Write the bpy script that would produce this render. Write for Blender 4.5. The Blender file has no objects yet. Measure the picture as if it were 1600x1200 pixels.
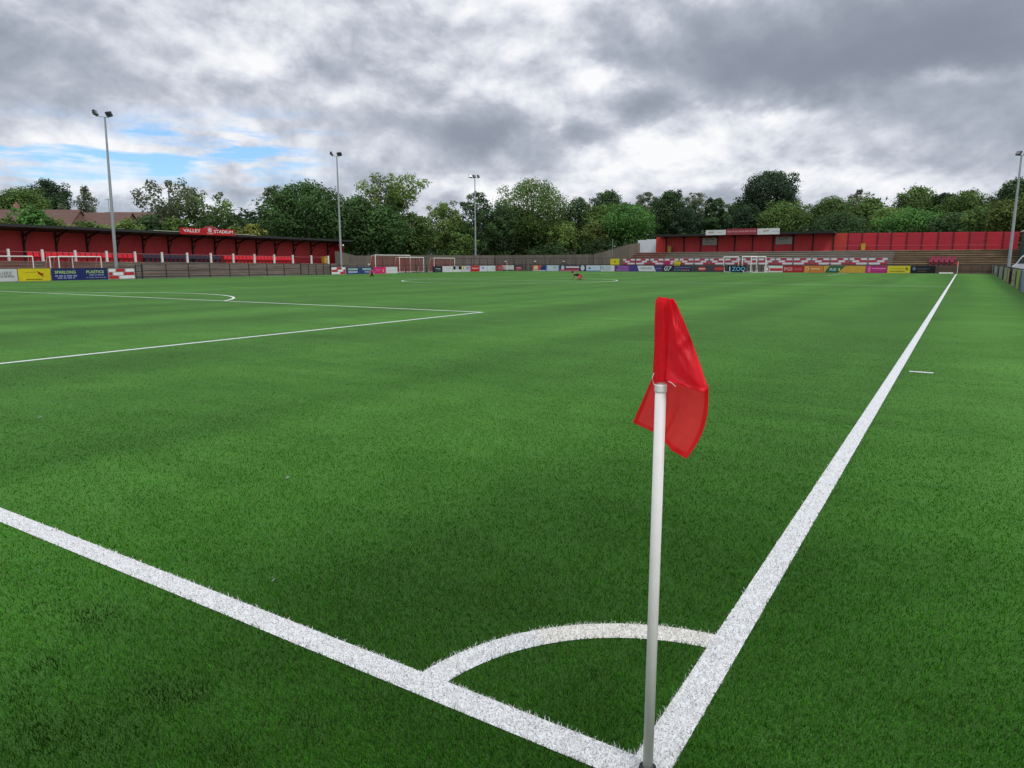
import bpy, bmesh, math, random
import numpy as np
from mathutils import Vector, Matrix
random.seed(7); rng = np.random.default_rng(11)
scene = bpy.context.scene
COL = scene.collection
PI = math.pi

# ---------------------------------------------------------------- camera
CAM = np.array([0.6273, -1.7965, 1.5548]); FPX = 1104.03
pit, yaw, roll = math.radians(-9.8136), math.radians(-32.2594), math.radians(-0.1005)
FW = np.array([math.sin(yaw)*math.cos(pit), math.cos(yaw)*math.cos(pit), math.sin(pit)])
_r = np.array([math.cos(yaw), -math.sin(yaw), 0.0]); _u = np.cross(_r, FW)
RT = _r*math.cos(roll)+_u*math.sin(roll); UP = -_r*math.sin(roll)+_u*math.cos(roll)
cd = bpy.data.cameras.new('camera'); cam = bpy.data.objects.new('camera', cd); COL.objects.link(cam)
cd.sensor_width = 36.0; cd.lens = FPX/1600*36.0; cd.clip_start = 0.05; cd.clip_end = 3000
cam.matrix_world = Matrix(((RT[0], UP[0], -FW[0], CAM[0]), (RT[1], UP[1], -FW[1], CAM[1]), (RT[2], UP[2], -FW[2], CAM[2]), (0, 0, 0, 1)))
scene.camera = cam

def ray(u, v): return FW + RT*(u-800)/FPX + UP*(600-v)/FPX
def at(u, v, x=None, y=None, z=None, dist=None):
    """world point where the sight line of a photo pixel meets a given plane (back-projection helper)"""
    d = ray(u, v)
    if x is not None: t = (x-CAM[0])/d[0]
    elif y is not None: t = (y-CAM[1])/d[1]
    elif z is not None: t = (z-CAM[2])/d[2]
    else: t = dist/math.hypot(d[0], d[1])
    return CAM+t*d
def depth(P): return float((np.array(P)-CAM)@FW)

# ---------------------------------------------------------------- world: broken overcast
SUN_EL, SUN_ROT = math.radians(52), math.radians(120)
world = bpy.data.worlds.new("World"); scene.world = world; world.use_nodes = True
wn = world.node_tree; wn.nodes.clear(); WL = wn.links
def wnode(t, **k):
    n = wn.nodes.new(t)
    for a, b in k.items(): setattr(n, a, b)
    return n
def wset(sock, v):
    if isinstance(v, bpy.types.NodeSocket): WL.new(v, sock)
    else: sock.default_value = v
def wm(op, a, b=None, c=None, clamp=False):
    n = wnode('ShaderNodeMath', operation=op, use_clamp=clamp); wset(n.inputs[0], a)
    if b is not None: wset(n.inputs[1], b)
    if c is not None: wset(n.inputs[2], c)
    return n.outputs[0]
def wv(op, a, b=None):
    n = wnode('ShaderNodeVectorMath', operation=op); wset(n.inputs[0], a)
    if b is not None: wset(n.inputs[1], b)
    return n
tc = wnode('ShaderNodeTexCoord'); D = tc.outputs['Generated']
sx = wnode('ShaderNodeSeparateXYZ'); WL.new(D, sx.inputs[0])
az = wm('ARCTAN2', sx.outputs[0], sx.outputs[1]); el = wm('ARCSINE', sx.outputs[2])
stretch = wv('MULTIPLY', D, (1.0, 1.0, 1.55)).outputs[0]
def noise(vec, scale, detail, rough, dist=0.0, w=0.0, kind='FBM'):
    if w: vec = wv('ADD', vec, (w, w*0.7, -w*1.3)).outputs[0]
    n = wnode('ShaderNodeTexNoise'); n.noise_dimensions = '3D'; n.noise_type = kind; WL.new(vec, n.inputs['Vector'])
    n.inputs['Scale'].default_value = scale; n.inputs['Detail'].default_value = detail
    n.inputs['Roughness'].default_value = rough; n.inputs['Distortion'].default_value = dist
    return n
n_wrp = noise(stretch, 2.6, 2, 0.6, 0.0, 6.6)
wp = wv('MULTIPLY', wv('SUBTRACT', n_wrp.outputs['Color'], (0.5, 0.5, 0.5)).outputs[0], (0.13, 0.13, 0.13)).outputs[0]
Pw = wv('ADD', stretch, wp).outputs[0]
UPV = (0.010, -0.008, 0.034)
Pu = wv('ADD', Pw, UPV).outputs[0]
def height(vec):
    a_ = noise(vec, 4.0, 8, 0.57, 0.0, 3.3).outputs['Fac']
    v_ = noise(vec, 5.2, 4, 0.6, 0.0, 8.1, 'RIDGED_MULTIFRACTAL').outputs['Fac']
    return wm('MULTIPLY_ADD', v_, -0.20, a_)
h0 = height(Pw); h1 = height(Pu)
relief = wm('SUBTRACT', h0, h1)
n_big = noise(Pw, 2.2, 2, 0.5, 0.0, 1.7)
n_wx = noise(stretch, 7.0, 5, 0.62, 0.0, 9.3)
streak = wv('MULTIPLY', D, (1.0, 1.0, 7.0)).outputs[0]
n_str = noise(streak, 4.5, 5, 0.6, 0.3, 2.2)
cmb = wnode('ShaderNodeCombineXYZ'); WL.new(az, cmb.inputs[0]); WL.new(el, cmb.inputs[1])
wob = wv('SUBTRACT', n_wx.outputs['Color'], (0.5, 0.5, 0.5)).outputs[0]
wob = wv('MULTIPLY', wob, (0.13, 0.085, 0.0)).outputs[0]
P2 = wv('ADD', cmb.outputs[0], wob).outputs[0]
def px2ae(u, v):
    d = ray(u, v); d = d/np.linalg.norm(d); return math.atan2(d[0], d[1]), math.asin(d[2])
def blob(u, v, su, sv, amp, acc, pw=None):
    a, e = px2ae(u, v)
    q = wv('SUBTRACT', P2, (a, e, 0)).outputs[0]
    q = wv('MULTIPLY', q, (FPX/su, FPX/sv, 0)).outputs[0]
    dd = wv('DOT_PRODUCT', q, q).outputs['Value']
    g = wm('POWER', 2.7183, wm('MULTIPLY', dd, -1.0))
    return wm('MULTIPLY_ADD', g, amp, acc)
c = wm('MULTIPLY_ADD', n_big.outputs['Fac'], 0.50, 0.305)
c = wm('MULTIPLY_ADD', wm('SUBTRACT', h0, 0.30), 0.56, c)
c_base = c
BLOBS = [ # u, v, radius u, radius v, brightness
 (1330, 65, 330, 72, -0.30), (1080, 40, 110, 60, -0.16), (1560, 90, 180, 62, -0.14), (1330, -80, 460, 90, -0.10), (1250, 120, 150, 34, -0.12),
 (750, 212, 100, 36, -0.30), (600, 190, 120, 40, -0.10), (520, 245, 100, 34, -0.14), (895, 213, 44, 20, -0.24), (1000, 170, 48, 24, -0.18), (970, 95, 50, 20, -0.14),
 (10, 85, 90, 40, -0.14), (215, 70, 70, 45, -0.10), (600, 255, 130, 20, -0.08), (380, 170, 160, 30, -0.06),
 (1380, 240, 260, 24, -0.10), (1520, 180, 120, 22, -0.14), (350, 292, 70, 13, -0.14), (870, 265, 90, 12, -0.06),
 (780, 30, 190, 60, 0.05), (480, 90, 200, 60, 0.05), (940, 128, 46, 26, 0.24), (1000, 225, 80, 22, 0.26), (860, 195, 14, 22, 0.20), (1190, 185, 100, 14, 0.20),
 (1250, 280, 170, 20, 0.26), (1490, 122, 60, 11, 0.20), (800, 292, 130, 18, 0.20), (120, 240, 260, 40, 0.22), (60, 20, 40, 16, 0.12),
 (100, 310, 300, 22, 0.12), (385, 325, 90, 18, 0.24), (1560, 290, 80, 14, 0.12), (1080, 250, 60, 12, 0.12),
]
for b in BLOBS: c = blob(*b[:4], b[4]*(1.3 if b[4] < 0 else 1.05), c)
c = wm('MULTIPLY_ADD', relief, wm('MULTIPLY_ADD', c, 4.4, -0.6, clamp=False), c)
ramp = wnode('ShaderNodeValToRGB'); wset(ramp.inputs[0], c)
cr = ramp.color_ramp; cr.interpolation = 'B_SPLINE'
for i, (pos, colr) in enumerate([(0.0, (0.215, 0.24, 0.315)), (0.25, (0.285, 0.322, 0.392)), (0.5, (0.46, 0.50, 0.58)), (0.70, (0.70, 0.73, 0.81)), (0.92, (0.96, 0.97, 0.99))]):
    e = cr.elements[i] if i < 2 else cr.elements.new(pos)
    e.position = pos; e.color = (*colr, 1)
# blue gap low in the west
bl = wm('ADD', 0.0, 0.0)
for b in [(20, 238, 150, 30, 1.0), (200, 240, 160, 30, 1.0), (350, 234, 120, 34, 1.25), (425, 237, 50, 34, 1.25), (-200, 240, 250, 40, 1.0)]: bl = blob(*b, bl)
gap = wm('MULTIPLY', bl, wm('MULTIPLY_ADD', n_str.outputs['Fac'], 5.5, -2.45, clamp=True), clamp=True)
sky = wnode('ShaderNodeTexSky'); sky.sky_type = 'NISHITA'; sky.sun_disc = False
sky.sun_elevation = SUN_EL; sky.sun_rotation = SUN_ROT; sky.air_density = 1.0; sky.ozone_density = 1.0
skyc = wv('SCALE', sky.outputs[0]); skyc.inputs['Scale'].default_value = 0.12; skyc = wv('MULTIPLY', skyc.outputs[0], (0.78, 1.06, 1.36)).outputs[0]
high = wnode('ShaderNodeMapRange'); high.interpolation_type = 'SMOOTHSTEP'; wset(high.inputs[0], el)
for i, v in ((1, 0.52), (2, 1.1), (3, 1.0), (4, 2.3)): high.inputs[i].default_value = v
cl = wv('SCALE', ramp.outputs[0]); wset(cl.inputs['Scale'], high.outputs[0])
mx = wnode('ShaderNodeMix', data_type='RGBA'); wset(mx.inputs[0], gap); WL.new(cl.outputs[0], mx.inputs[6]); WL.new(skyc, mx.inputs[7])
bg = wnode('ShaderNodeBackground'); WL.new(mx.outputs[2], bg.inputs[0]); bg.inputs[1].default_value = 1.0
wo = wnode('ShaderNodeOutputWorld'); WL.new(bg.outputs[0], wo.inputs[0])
sl = bpy.data.lights.new('sun', 'SUN'); sl.energy = 1.5; sl.angle = math.radians(18); sl.color = (1, 0.96, 0.9)
so = bpy.data.objects.new('sun', sl); COL.objects.link(so)
# SUN_ROT of the sky texture is measured clockwise from +Y
sdir = Vector((math.sin(SUN_ROT)*math.cos(SUN_EL), math.cos(SUN_ROT)*math.cos(SUN_EL), math.sin(SUN_EL)))
so.rotation_euler = sdir.to_track_quat('Z', 'Y').to_euler(); so.location = (20, -20, 60)
scene.view_settings.view_transform = 'Standard'; scene.view_settings.look = 'None'
scene.view_settings.exposure = 0.0; scene.view_settings.gamma = 1.0; scene.view_settings.use_curve_mapping = False
scene.cycles.max_bounces = 5; scene.cycles.transparent_max_bounces = 12; scene.cycles.use_adaptive_sampling = True

# ---------------------------------------------------------------- materials
def srgb(h):
    h = h.lstrip('#'); o = []
    for i in (0, 2, 4):
        x = int(h[i:i+2], 16)/255; o.append(x/12.92 if x <= .04045 else ((x+.055)/1.055)**2.4)
    return tuple(o)
_mats = {}
def mat(name, col, rough=0.7, metal=0.0, var=0.12, scale=3.0, spec=0.3, bump=0.0, stretch=(1, 1, 1), trans=0.0, dirt=0.0):
    if name in _mats: return _mats[name]
    if isinstance(col, str): col = srgb(col)
    m = bpy.data.materials.new(name); m.use_nodes = True; nt = m.node_tree; b = nt.nodes['Principled BSDF']
    b.inputs['Roughness'].default_value = rough; b.inputs['Metallic'].default_value = metal
    b.inputs['Specular IOR Level'].default_value = spec
    g = nt.nodes.new('ShaderNodeNewGeometry'); mp = nt.nodes.new('ShaderNodeVectorMath'); mp.operation = 'MULTIPLY'; mp.inputs[1].default_value = stretch
    nt.links.new(g.outputs['Position'], mp.inputs[0])
    n = nt.nodes.new('ShaderNodeTexNoise'); n.inputs['Scale'].default_value = scale; n.inputs['Detail'].default_value = 6; n.inputs['Roughness'].default_value = 0.65
    nt.links.new(mp.outputs[0], n.inputs['Vector'])
    r = nt.nodes.new('ShaderNodeMapRange'); r.inputs[1].default_value = 0.25; r.inputs[2].default_value = 0.75
    r.inputs[3].default_value = 1-var; r.inputs[4].default_value = 1+var; nt.links.new(n.outputs['Fac'], r.inputs[0])
    s = nt.nodes.new('ShaderNodeVectorMath'); s.operation = 'SCALE'; s.inputs[0].default_value = col; nt.links.new(r.outputs[0], s.inputs['Scale'])
    out = s.outputs[0]
    if dirt > 0:
        n2 = nt.nodes.new('ShaderNodeTexNoise'); n2.inputs['Scale'].default_value = scale*0.23; n2.inputs['Detail'].default_value = 5; nt.links.new(mp.outputs[0], n2.inputs['Vector'])
        r2 = nt.nodes.new('ShaderNodeMapRange'); r2.inputs[1].default_value = 0.5; r2.inputs[2].default_value = 0.72; r2.inputs[3].default_value = 0; r2.inputs[4].default_value = dirt
        nt.links.new(n2.outputs['Fac'], r2.inputs[0])
        x = nt.nodes.new('ShaderNodeMix'); x.data_type = 'RGBA'; x.inputs[7].default_value = (0.09, 0.08, 0.06, 1)
        nt.links.new(r2.outputs[0], x.inputs[0]); nt.links.new(out, x.inputs[6]); out = x.outputs[2]
    nt.links.new(out, b.inputs['Base Color'])
    if bump:
        bp = nt.nodes.new('ShaderNodeBump'); bp.inputs['Strength'].default_value = bump; bp.inputs['Distance'].default_value = 0.02
        nt.links.new(n.outputs['Fac'], bp.inputs['Height']); nt.links.new(bp.outputs[0], b.inputs['Normal'])
    if trans:
        t = nt.nodes.new('ShaderNodeBsdfTranslucent'); nt.links.new(out, t.inputs[0]); ms = nt.nodes.new('ShaderNodeMixShader'); ms.inputs[0].default_value = trans
        o = nt.nodes['Material Output']; nt.links.new(b.outputs[0], ms.inputs[1]); nt.links.new(t.outputs[0], ms.inputs[2]); nt.links.new(ms.outputs[0], o.inputs[0])
    _mats[name] = m; return m

# ---------------------------------------------------------------- mesh helpers
def tag(o, label=None, cat=None, group=None, kind=None):
    if label: o['label'] = label
    if cat: o['category'] = cat
    if group: o['group'] = group
    if kind: o['kind'] = kind
    return o
def empty(name, loc=(0, 0, 0), rz=0.0, **k):
    o = bpy.data.objects.new(name, None); COL.objects.link(o); o.location = loc; o.rotation_euler = (0, 0, rz)
    o.empty_display_size = 0.2; return tag(o, **k)
class MB:
    """collects shapes that belong to one part and links them as one mesh"""
    def __init__(s): s.v = []; s.f = []; s.m = []; s.cur = 0
    def face(s, pts): 
        n = len(s.v); s.v += [tuple(p) for p in pts]; s.f.append(tuple(range(n, n+len(pts)))); s.m.append(s.cur); return s
    def box(s, c, d, rz=0.0, M=None):
        x, y, z = d[0]/2, d[1]/2, d[2]/2; n = len(s.v); cr, sr = math.cos(rz), math.sin(rz)
        for a, b_, e in ((-x, -y, -z), (x, -y, -z), (x, y, -z), (-x, y, -z), (-x, -y, z), (x, -y, z), (x, y, z), (-x, y, z)):
            p = Vector((a, b_, e))
            if M is not None: p = M@p
            else: p = Vector((a*cr-b_*sr, a*sr+b_*cr, e))
            s.v.append((c[0]+p[0], c[1]+p[1], c[2]+p[2]))
        for f in ((0, 3, 2, 1), (4, 5, 6, 7), (0, 1, 5, 4), (1, 2, 6, 5), (2, 3, 7, 6), (3, 0, 4, 7)): s.f.append(tuple(n+i for i in f)); s.m.append(s.cur)
        return s
    def bar(s, p, q, w, h=None):
        """square bar from p to q"""
        h = h or w; p = Vector(p); q = Vector(q); d = (q-p)
        if d.length < 1e-6: return s
        M = d.to_track_quat('Z', 'Y').to_matrix(); return s.box(tuple((p+q)/2), (w, h, d.length), M=M)
    def tube(s, pts, rad, seg=8, cap=True):
        pts = [Vector(p) for p in pts]; rad = rad if hasattr(rad, '__len__') else [rad]*len(pts); rings = []
        for i, p in enumerate(pts):
            d = (pts[min(i+1, len(pts)-1)]-pts[max(i-1, 0)]).normalized()
            a = d.cross(Vector((0, 0, 1)))
            if a.length < 1e-3: a = Vector((1, 0, 0))
            a.normalize(); b_ = d.cross(a); n = len(s.v); rings.append(n)
            for k in range(seg):
                t = 2*PI*k/seg; s.v.append(tuple(p+(a*math.cos(t)+b_*math.sin(t))*rad[i]))
        for i in range(len(pts)-1):
            for k in range(seg):
                k2 = (k+1) % seg; s.f.append((rings[i]+k, rings[i]+k2, rings[i+1]+k2, rings[i+1]+k)); s.m.append(s.cur)
        if cap:
            s.f.append(tuple(rings[0]+k for k in reversed(range(seg)))); s.m.append(s.cur)
            s.f.append(tuple(rings[-1]+k for k in range(seg))); s.m.append(s.cur)
        return s
    def prism(s, prof, a, b_, fn):
        """profile (list of 2d) swept between stations a,b; fn(pt, t)->xyz"""
        n = len(s.v); k = len(prof)
        for t in (a, b_):
            for q in prof: s.v.append(tuple(fn(q, t)))
        for i in range(k):
            j = (i+1) % k; s.f.append((n+i, n+j, n+k+j, n+k+i)); s.m.append(s.cur)
        s.f.append(tuple(n+i for i in reversed(range(k)))); s.m.append(s.cur); s.f.append(tuple(n+k+i for i in range(k))); s.m.append(s.cur)
        return s
    def build(s, name, m, parent=None, smooth=False, origin=None):
        me = bpy.data.meshes.new(name); v = s.v
        if origin is not None: v = [(a-origin[0], b_-origin[1], c_-origin[2]) for a, b_, c_ in v]
        me.from_pydata(v, [], s.f); 
        for mm in (m if isinstance(m, (list, tuple)) else [m]): me.materials.append(mm)
        if any(s.m): me.polygons.foreach_set('material_index', s.m)
        bm = bmesh.new(); bm.from_mesh(me); bmesh.ops.recalc_face_normals(bm, faces=bm.faces); bm.to_mesh(me); bm.free()
        if smooth: me.polygons.foreach_set('use_smooth', [True]*len(me.polygons))
        me.update(); o = bpy.data.objects.new(name, me); COL.objects.link(o)
        if parent: o.parent = parent
        if origin is not None: o.location = origin
        return o
def copy_tree(o, parent=None):
    c_ = o.copy(); COL.objects.link(c_); c_.parent = parent
    for ch in list(o.children): copy_tree(ch, c_)
    return c_
def npmesh(name, V, F4, m, cols=None, parent=None, F3=None):
    """fast mesh from numpy arrays of quads (and triangles)"""
    me = bpy.data.meshes.new(name); nq = len(F4); nt_ = 0 if F3 is None else len(F3)
    me.vertices.add(len(V)); me.vertices.foreach_set('co', V.astype(np.float32).ravel())
    me.loops.add(nq*4+nt_*3)
    li = F4.ravel() if F3 is None else np.concatenate([F4.ravel(), F3.ravel()])
    me.loops.foreach_set('vertex_index', li.astype(np.int32)); me.polygons.add(nq+nt_)
    st = np.arange(nq)*4
    if nt_: st = np.concatenate([st, nq*4+np.arange(nt_)*3])
    me.polygons.foreach_set('loop_start', st.astype(np.int32))
    me.update(calc_edges=True)
    if cols is not None:
        a = me.color_attributes.new('tint', 'FLOAT_COLOR', 'POINT'); a.data.foreach_set('color', np.c_[cols, np.ones(len(V))].astype(np.float32).ravel())
    me.materials.append(m); o = bpy.data.objects.new(name, me); COL.objects.link(o)
    if parent: o.parent = parent
    return o

# ---------------------------------------------------------------- turf shader (shared by the sheet and the blades)
def turf_mat(name, blades):
    m = bpy.data.materials.new(name); m.use_nodes = True; nt = m.node_tree; b = nt.nodes['Principled BSDF']; L = nt.links
    g = nt.nodes.new('ShaderNodeNewGeometry')
    def nz(mult, scale, detail=4, dist=0.0, off=(0, 0, 0)):
        v = nt.nodes.new('ShaderNodeVectorMath'); v.operation = 'MULTIPLY_ADD'; v.inputs[1].default_value = mult; v.inputs[2].default_value = off; L.new(g.outputs['Position'], v.inputs[0])
        n = nt.nodes.new('ShaderNodeTexNoise'); n.inputs['Scale'].default_value = scale; n.inputs['Detail'].default_value = detail; n.inputs['Distortion'].default_value = dist
        n.inputs['Roughness'].default_value = 0.6; L.new(v.outputs[0], n.inputs['Vector']); return n.outputs['Fac']
    def mr(x, a, b_, c_, d):
        r = nt.nodes.new('ShaderNodeMapRange'); L.new(x, r.inputs[0])
        for i, q in enumerate((a, b_, c_, d)): r.inputs[i+1].default_value = q
        return r.outputs[0]
    def mul(x, y):
        n = nt.nodes.new('ShaderNodeMath'); n.operation = 'MULTIPLY'; L.new(x, n.inputs[0]); L.new(y, n.inputs[1]); return n.outputs[0]
    # brushed pile: light and dark of its lean put into the colour, along and across
    s1 = mr(nz((0.16, 1.0, 0), 0.42, 3, 0.8), 0.40, 0.62, 0.92, 1.08)
    s2 = mr(nz((1.0, 0.05, 0), 0.26, 2, 0.3, (3, 8, 0)), 0.42, 0.58, 0.87, 1.15)
    s3 = mr(nz((1, 1, 0), 1.7, 6, 0.3, (9, 2, 0)), 0.3, 0.7, 0.91, 1.09)
    s4 = mr(nz((0.25, 1.0, 0), 2.6, 5, 0.4, (1, 5, 0)), 0.3, 0.7, 0.90, 1.10)
    f = mul(mul(s1, s2), mul(s3, s4))
    # roller passes up the pitch: sheen bands painted into the colour, soft wavering edges
    sx_ = nt.nodes.new('ShaderNodeSeparateXYZ'); L.new(g.outputs['Position'], sx_.inputs[0])
    def mth(op, a, b_):
        q = nt.nodes.new('ShaderNodeMath'); q.operation = op
        for i_, z_ in enumerate((a, b_)):
            if z_ is None: continue
            if isinstance(z_, (int, float)): q.inputs[i_].default_value = z_
            else: L.new(z_, q.inputs[i_])
        return q.outputs[0]
    wav = mth('SINE', mth('MULTIPLY', mth('ADD', sx_.outputs[0], mth('MULTIPLY', nz((.05, .05, 0), 1.0, 3), 9.0)), 1.35), None)
    f = mul(f, mr(wav, -0.7, 0.7, 0.93, 1.09))
    if not blades: f = mul(f, mr(nz((1, 1, 0), 120, 2), 0.38, 0.62, 0.55, 1.3))
    cr_ = nt.nodes.new('ShaderNodeMix'); cr_.data_type = 'RGBA'; cr_.inputs[6].default_value = (*TURF_A, 1); cr_.inputs[7].default_value = (*TURF_B, 1)
    L.new(mr(nz((1, 1, 0), 0.5, 4, 0.5, (5, 5, 0)), 0.35, 0.65, 0, 1), cr_.inputs[0])
    sc = nt.nodes.new('ShaderNodeVectorMath'); sc.operation = 'SCALE'; L.new(cr_.outputs[2], sc.inputs[0]); L.new(f, sc.inputs['Scale']); out = sc.outputs[0]
    # corner of the pitch: sheet darkened towards black rubber infill, fading with distance
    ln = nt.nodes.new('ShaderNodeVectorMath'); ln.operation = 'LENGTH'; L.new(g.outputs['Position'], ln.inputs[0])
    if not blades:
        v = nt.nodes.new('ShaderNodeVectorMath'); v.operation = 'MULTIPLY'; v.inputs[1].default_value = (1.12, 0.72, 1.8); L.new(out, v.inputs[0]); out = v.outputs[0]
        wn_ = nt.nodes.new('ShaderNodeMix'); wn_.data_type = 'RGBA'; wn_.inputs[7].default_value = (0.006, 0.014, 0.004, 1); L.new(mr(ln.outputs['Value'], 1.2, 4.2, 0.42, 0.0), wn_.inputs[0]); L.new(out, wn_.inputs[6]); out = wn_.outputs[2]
    if blades:
        at_ = nt.nodes.new('ShaderNodeAttribute'); at_.attribute_name = 'tint'
        v = nt.nodes.new('ShaderNodeVectorMath'); v.operation = 'MULTIPLY'; L.new(out, v.inputs[0]); L.new(at_.outputs['Color'], v.inputs[1]); out = v.outputs[0]
        t = nt.nodes.new('ShaderNodeBsdfTranslucent'); L.new(out, t.inputs[0]); ms = nt.nodes.new('ShaderNodeMixShader'); ms.inputs[0].default_value = 0.25
        L.new(b.outputs[0], ms.inputs[1]); L.new(t.outputs[0], ms.inputs[2]); L.new(ms.outputs[0], nt.nodes['Material Output'].inputs[0])
    L.new(out, b.inputs['Base Color']); b.inputs['Roughness'].default_value = 0.7; b.inputs['Specular IOR Level'].default_value = 0.02 if blades else 0.02
    if not blades: b.inputs['Sheen Weight'].default_value = 0.10; b.inputs['Sheen Roughness'].default_value = 0.4; b.inputs['Sheen Tint'].default_value = (0.55, 0.9, 0.4, 1)
    return m
TURF_A = (0.038, 0.172, 0.010); TURF_B = (0.046, 0.196, 0.013)
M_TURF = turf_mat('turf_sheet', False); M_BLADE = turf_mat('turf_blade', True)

# ---------------------------------------------------------------- ground
def hill(x, y):
    dx = max(-78-x, x-26, 0); dy = max(y-115.5, -40-y, 0); d = math.hypot(dx, dy)
    t = min(d/14, 1); t = t*t*(3-2*t); return -0.06+3.2*t+0.010*max(d-14, 0)+min(0.12*max(d-42, 0), 5.0)
gb = MB(); xs = list(range(-560, -160, 50))+list(range(-160, 60, 4))+list(range(60, 500, 50)); ys = list(range(-300, -60, 60))+list(range(-60, 180, 4))+list(range(180, 800, 60))
idx = {}
for i, x in enumerate(xs):
    for j, y in enumerate(ys): idx[i, j] = len(gb.v); gb.v.append((x, y, hill(x, y)))
for i in range(len(xs)-1):
    for j in range(len(ys)-1): gb.f.append((idx[i, j], idx[i+1, j], idx[i+1, j+1], idx[i, j+1])); gb.m.append(0)
tag(gb.build('ground', mat('rough_ground', (0.075, 0.085, 0.04), 0.95, var=0.35, scale=0.8), smooth=True), kind='structure')
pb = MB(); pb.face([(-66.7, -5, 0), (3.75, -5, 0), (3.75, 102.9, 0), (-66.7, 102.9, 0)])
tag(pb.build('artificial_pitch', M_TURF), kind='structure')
ap = MB(); ap.face([(3.8, -30, 0.004), (22, -30, 0.004), (22, 104, 0.004), (3.8, 104, 0.004)]); ap.face([(-77, -30, 0.004), (3.8, -30, 0.004), (3.8, -5.0, 0.004), (-77, -5.0, 0.004)])
ap.face([(-72, -5, 0.004), (-66.7, -5, 0.004), (-66.7, 108, 0.004), (-72, 108, 0.004)]); ap.face([(-66.7, 102.9, 0.004), (22, 102.9, 0.004), (22, 108, 0.004), (-66.7, 108, 0.004)])
tag(ap.build('perimeter_path', mat('path_tarmac', (0.07, 0.07, 0.068), 0.9, var=0.25, scale=1.2)), kind='structure')

# ---------------------------------------------------------------- pitch markings
Wd, Ln, LW = 64.1355, 99.3105, 0.119
def line_mat(name, colr, speck=0.5):
    m = bpy.data.materials.new(name); m.use_nodes = True; nt = m.node_tree; b = nt.nodes['Principled BSDF']; b.inputs['Specular IOR Level'].default_value = 0.1
    n = nt.nodes.new('ShaderNodeTexNoise'); n.inputs['Scale'].default_value = 160; n.inputs['Detail'].default_value = 3
    g = nt.nodes.new('ShaderNodeNewGeometry'); nt.links.new(g.outputs['Position'], n.inputs['Vector'])
    r = nt.nodes.new('ShaderNodeValToRGB'); r.color_ramp.elements[0].position = 0.33; r.color_ramp.elements[0].color = (*[q*speck*0.5 for q in colr], 1)
    r.color_ramp.elements[1].position = 0.47; r.color_ramp.elements[1].color = (*colr, 1)
    nt.links.new(n.outputs['Fac'], r.inputs[0]); nt.links.new(r.outputs[0], b.inputs['Base Color']); b.inputs['Roughness'].default_value = 0.7
    return m
WHITE = (0.62, 0.63, 0.63); CREAM = (0.62, 0.61, 0.57)
Z = 0.004
RECTS = [(-Wd, -0.0, 0, LW), (-Wd, 0, Ln-LW, Ln), (-LW, 0, LW, Ln-LW), (-Wd, -Wd+LW, LW, Ln-LW)]  # x0,x1,y0,y1
pcx = -Wd/2
RECTS += [(-Wd+LW, -LW, Ln/2-LW/2, Ln/2+LW/2)]
for s_, g0 in ((1, 0.0), (-1, Ln)):
    for hw, dp in ((20.16, 16.5), (9.16, 5.5)):
        y0, y1 = sorted((g0+s_*LW, g0+s_*dp)); yf0, yf1 = sorted((g0+s_*dp, g0+s_*(dp-LW)))
        RECTS += [(pcx-hw, pcx-hw+LW, y0, y1), (pcx+hw-LW, pcx+hw, y0, y1), (pcx-hw+LW, pcx+hw-LW, yf0, yf1)]
RECTS += [(0.10, 0.40, 9.63, 9.72)]
ARCS = [(pcx, Ln/2, 9.15, 0, 2*PI, 120)]
half = math.acos(5.5/9.15)
ARCS += [(pcx, 11, 9.15, PI/2-half, PI/2+half, 40), (pcx, Ln-11, 9.15, -PI/2-half, -PI/2+half, 40)]
CORN = [(0, 0, 1.0, PI/2, PI), (-Wd, 0, 1.0, 0, PI/2), (0, Ln, 1.0, PI, 1.5*PI), (-Wd, Ln, 1.0, 1.5*PI, 2*PI)]
ml = MB(); mc = MB()
for x0, x1, y0, y1 in RECTS: ml.face([(x0, y0, Z), (x1, y0, Z), (x1, y1, Z), (x0, y1, Z)])
def arc(mb, cx, cy, r, a0, a1, n):
    for k in range(n):
        a, b_ = a0+(a1-a0)*k/n, a0+(a1-a0)*(k+1)/n
        mb.face([(cx+q*math.cos(t), cy+q*math.sin(t), Z-0.0012) for q, t in ((r-LW, a), (r, a), (r, b_), (r-LW, b_))])
for a_ in ARCS: arc(ml, *a_)
SPLIT = PI/2+0.90
e0 = 0.05
for cx, cy, r, a0, a1 in CORN[1:]: arc(ml, cx, cy, r, a0+e0, a1-e0, 16)
arc(ml, 0, 0, 1.0, SPLIT, PI-e0, 10); arc(mc, 0, 0, 1.0, PI/2+e0, SPLIT, 10)
for yy in (11.0, Ln-11): ml.face([(pcx+0.11*math.cos(t*PI/6), yy+0.11*math.sin(t*PI/6), Z+0.001) for t in range(12)])
tag(ml.build('pitch_markings', line_mat('line_white', WHITE)), kind='structure')
tag(mc.build('pitch_corner_arc_marking', line_mat('line_cream', CREAM)), kind='structure')

# ---------------------------------------------------------------- turf fibres
NB = 470000
dmin, dmax = 1.75, 22.0
dd = dmin*np.exp(rng.random(NB)*math.log(dmax/dmin)); aa = yaw+np.radians(rng.uniform(-45, 45, NB))
bx = CAM[0]+dd*np.sin(aa); by = CAM[1]+dd*np.cos(aa)
keep = (bx > -66.5) & (bx < 3.7) & (by < 102) & (rng.random(NB) > (dd-9)/12); bx, by, dd = bx[keep], by[keep], dd[keep]
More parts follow.
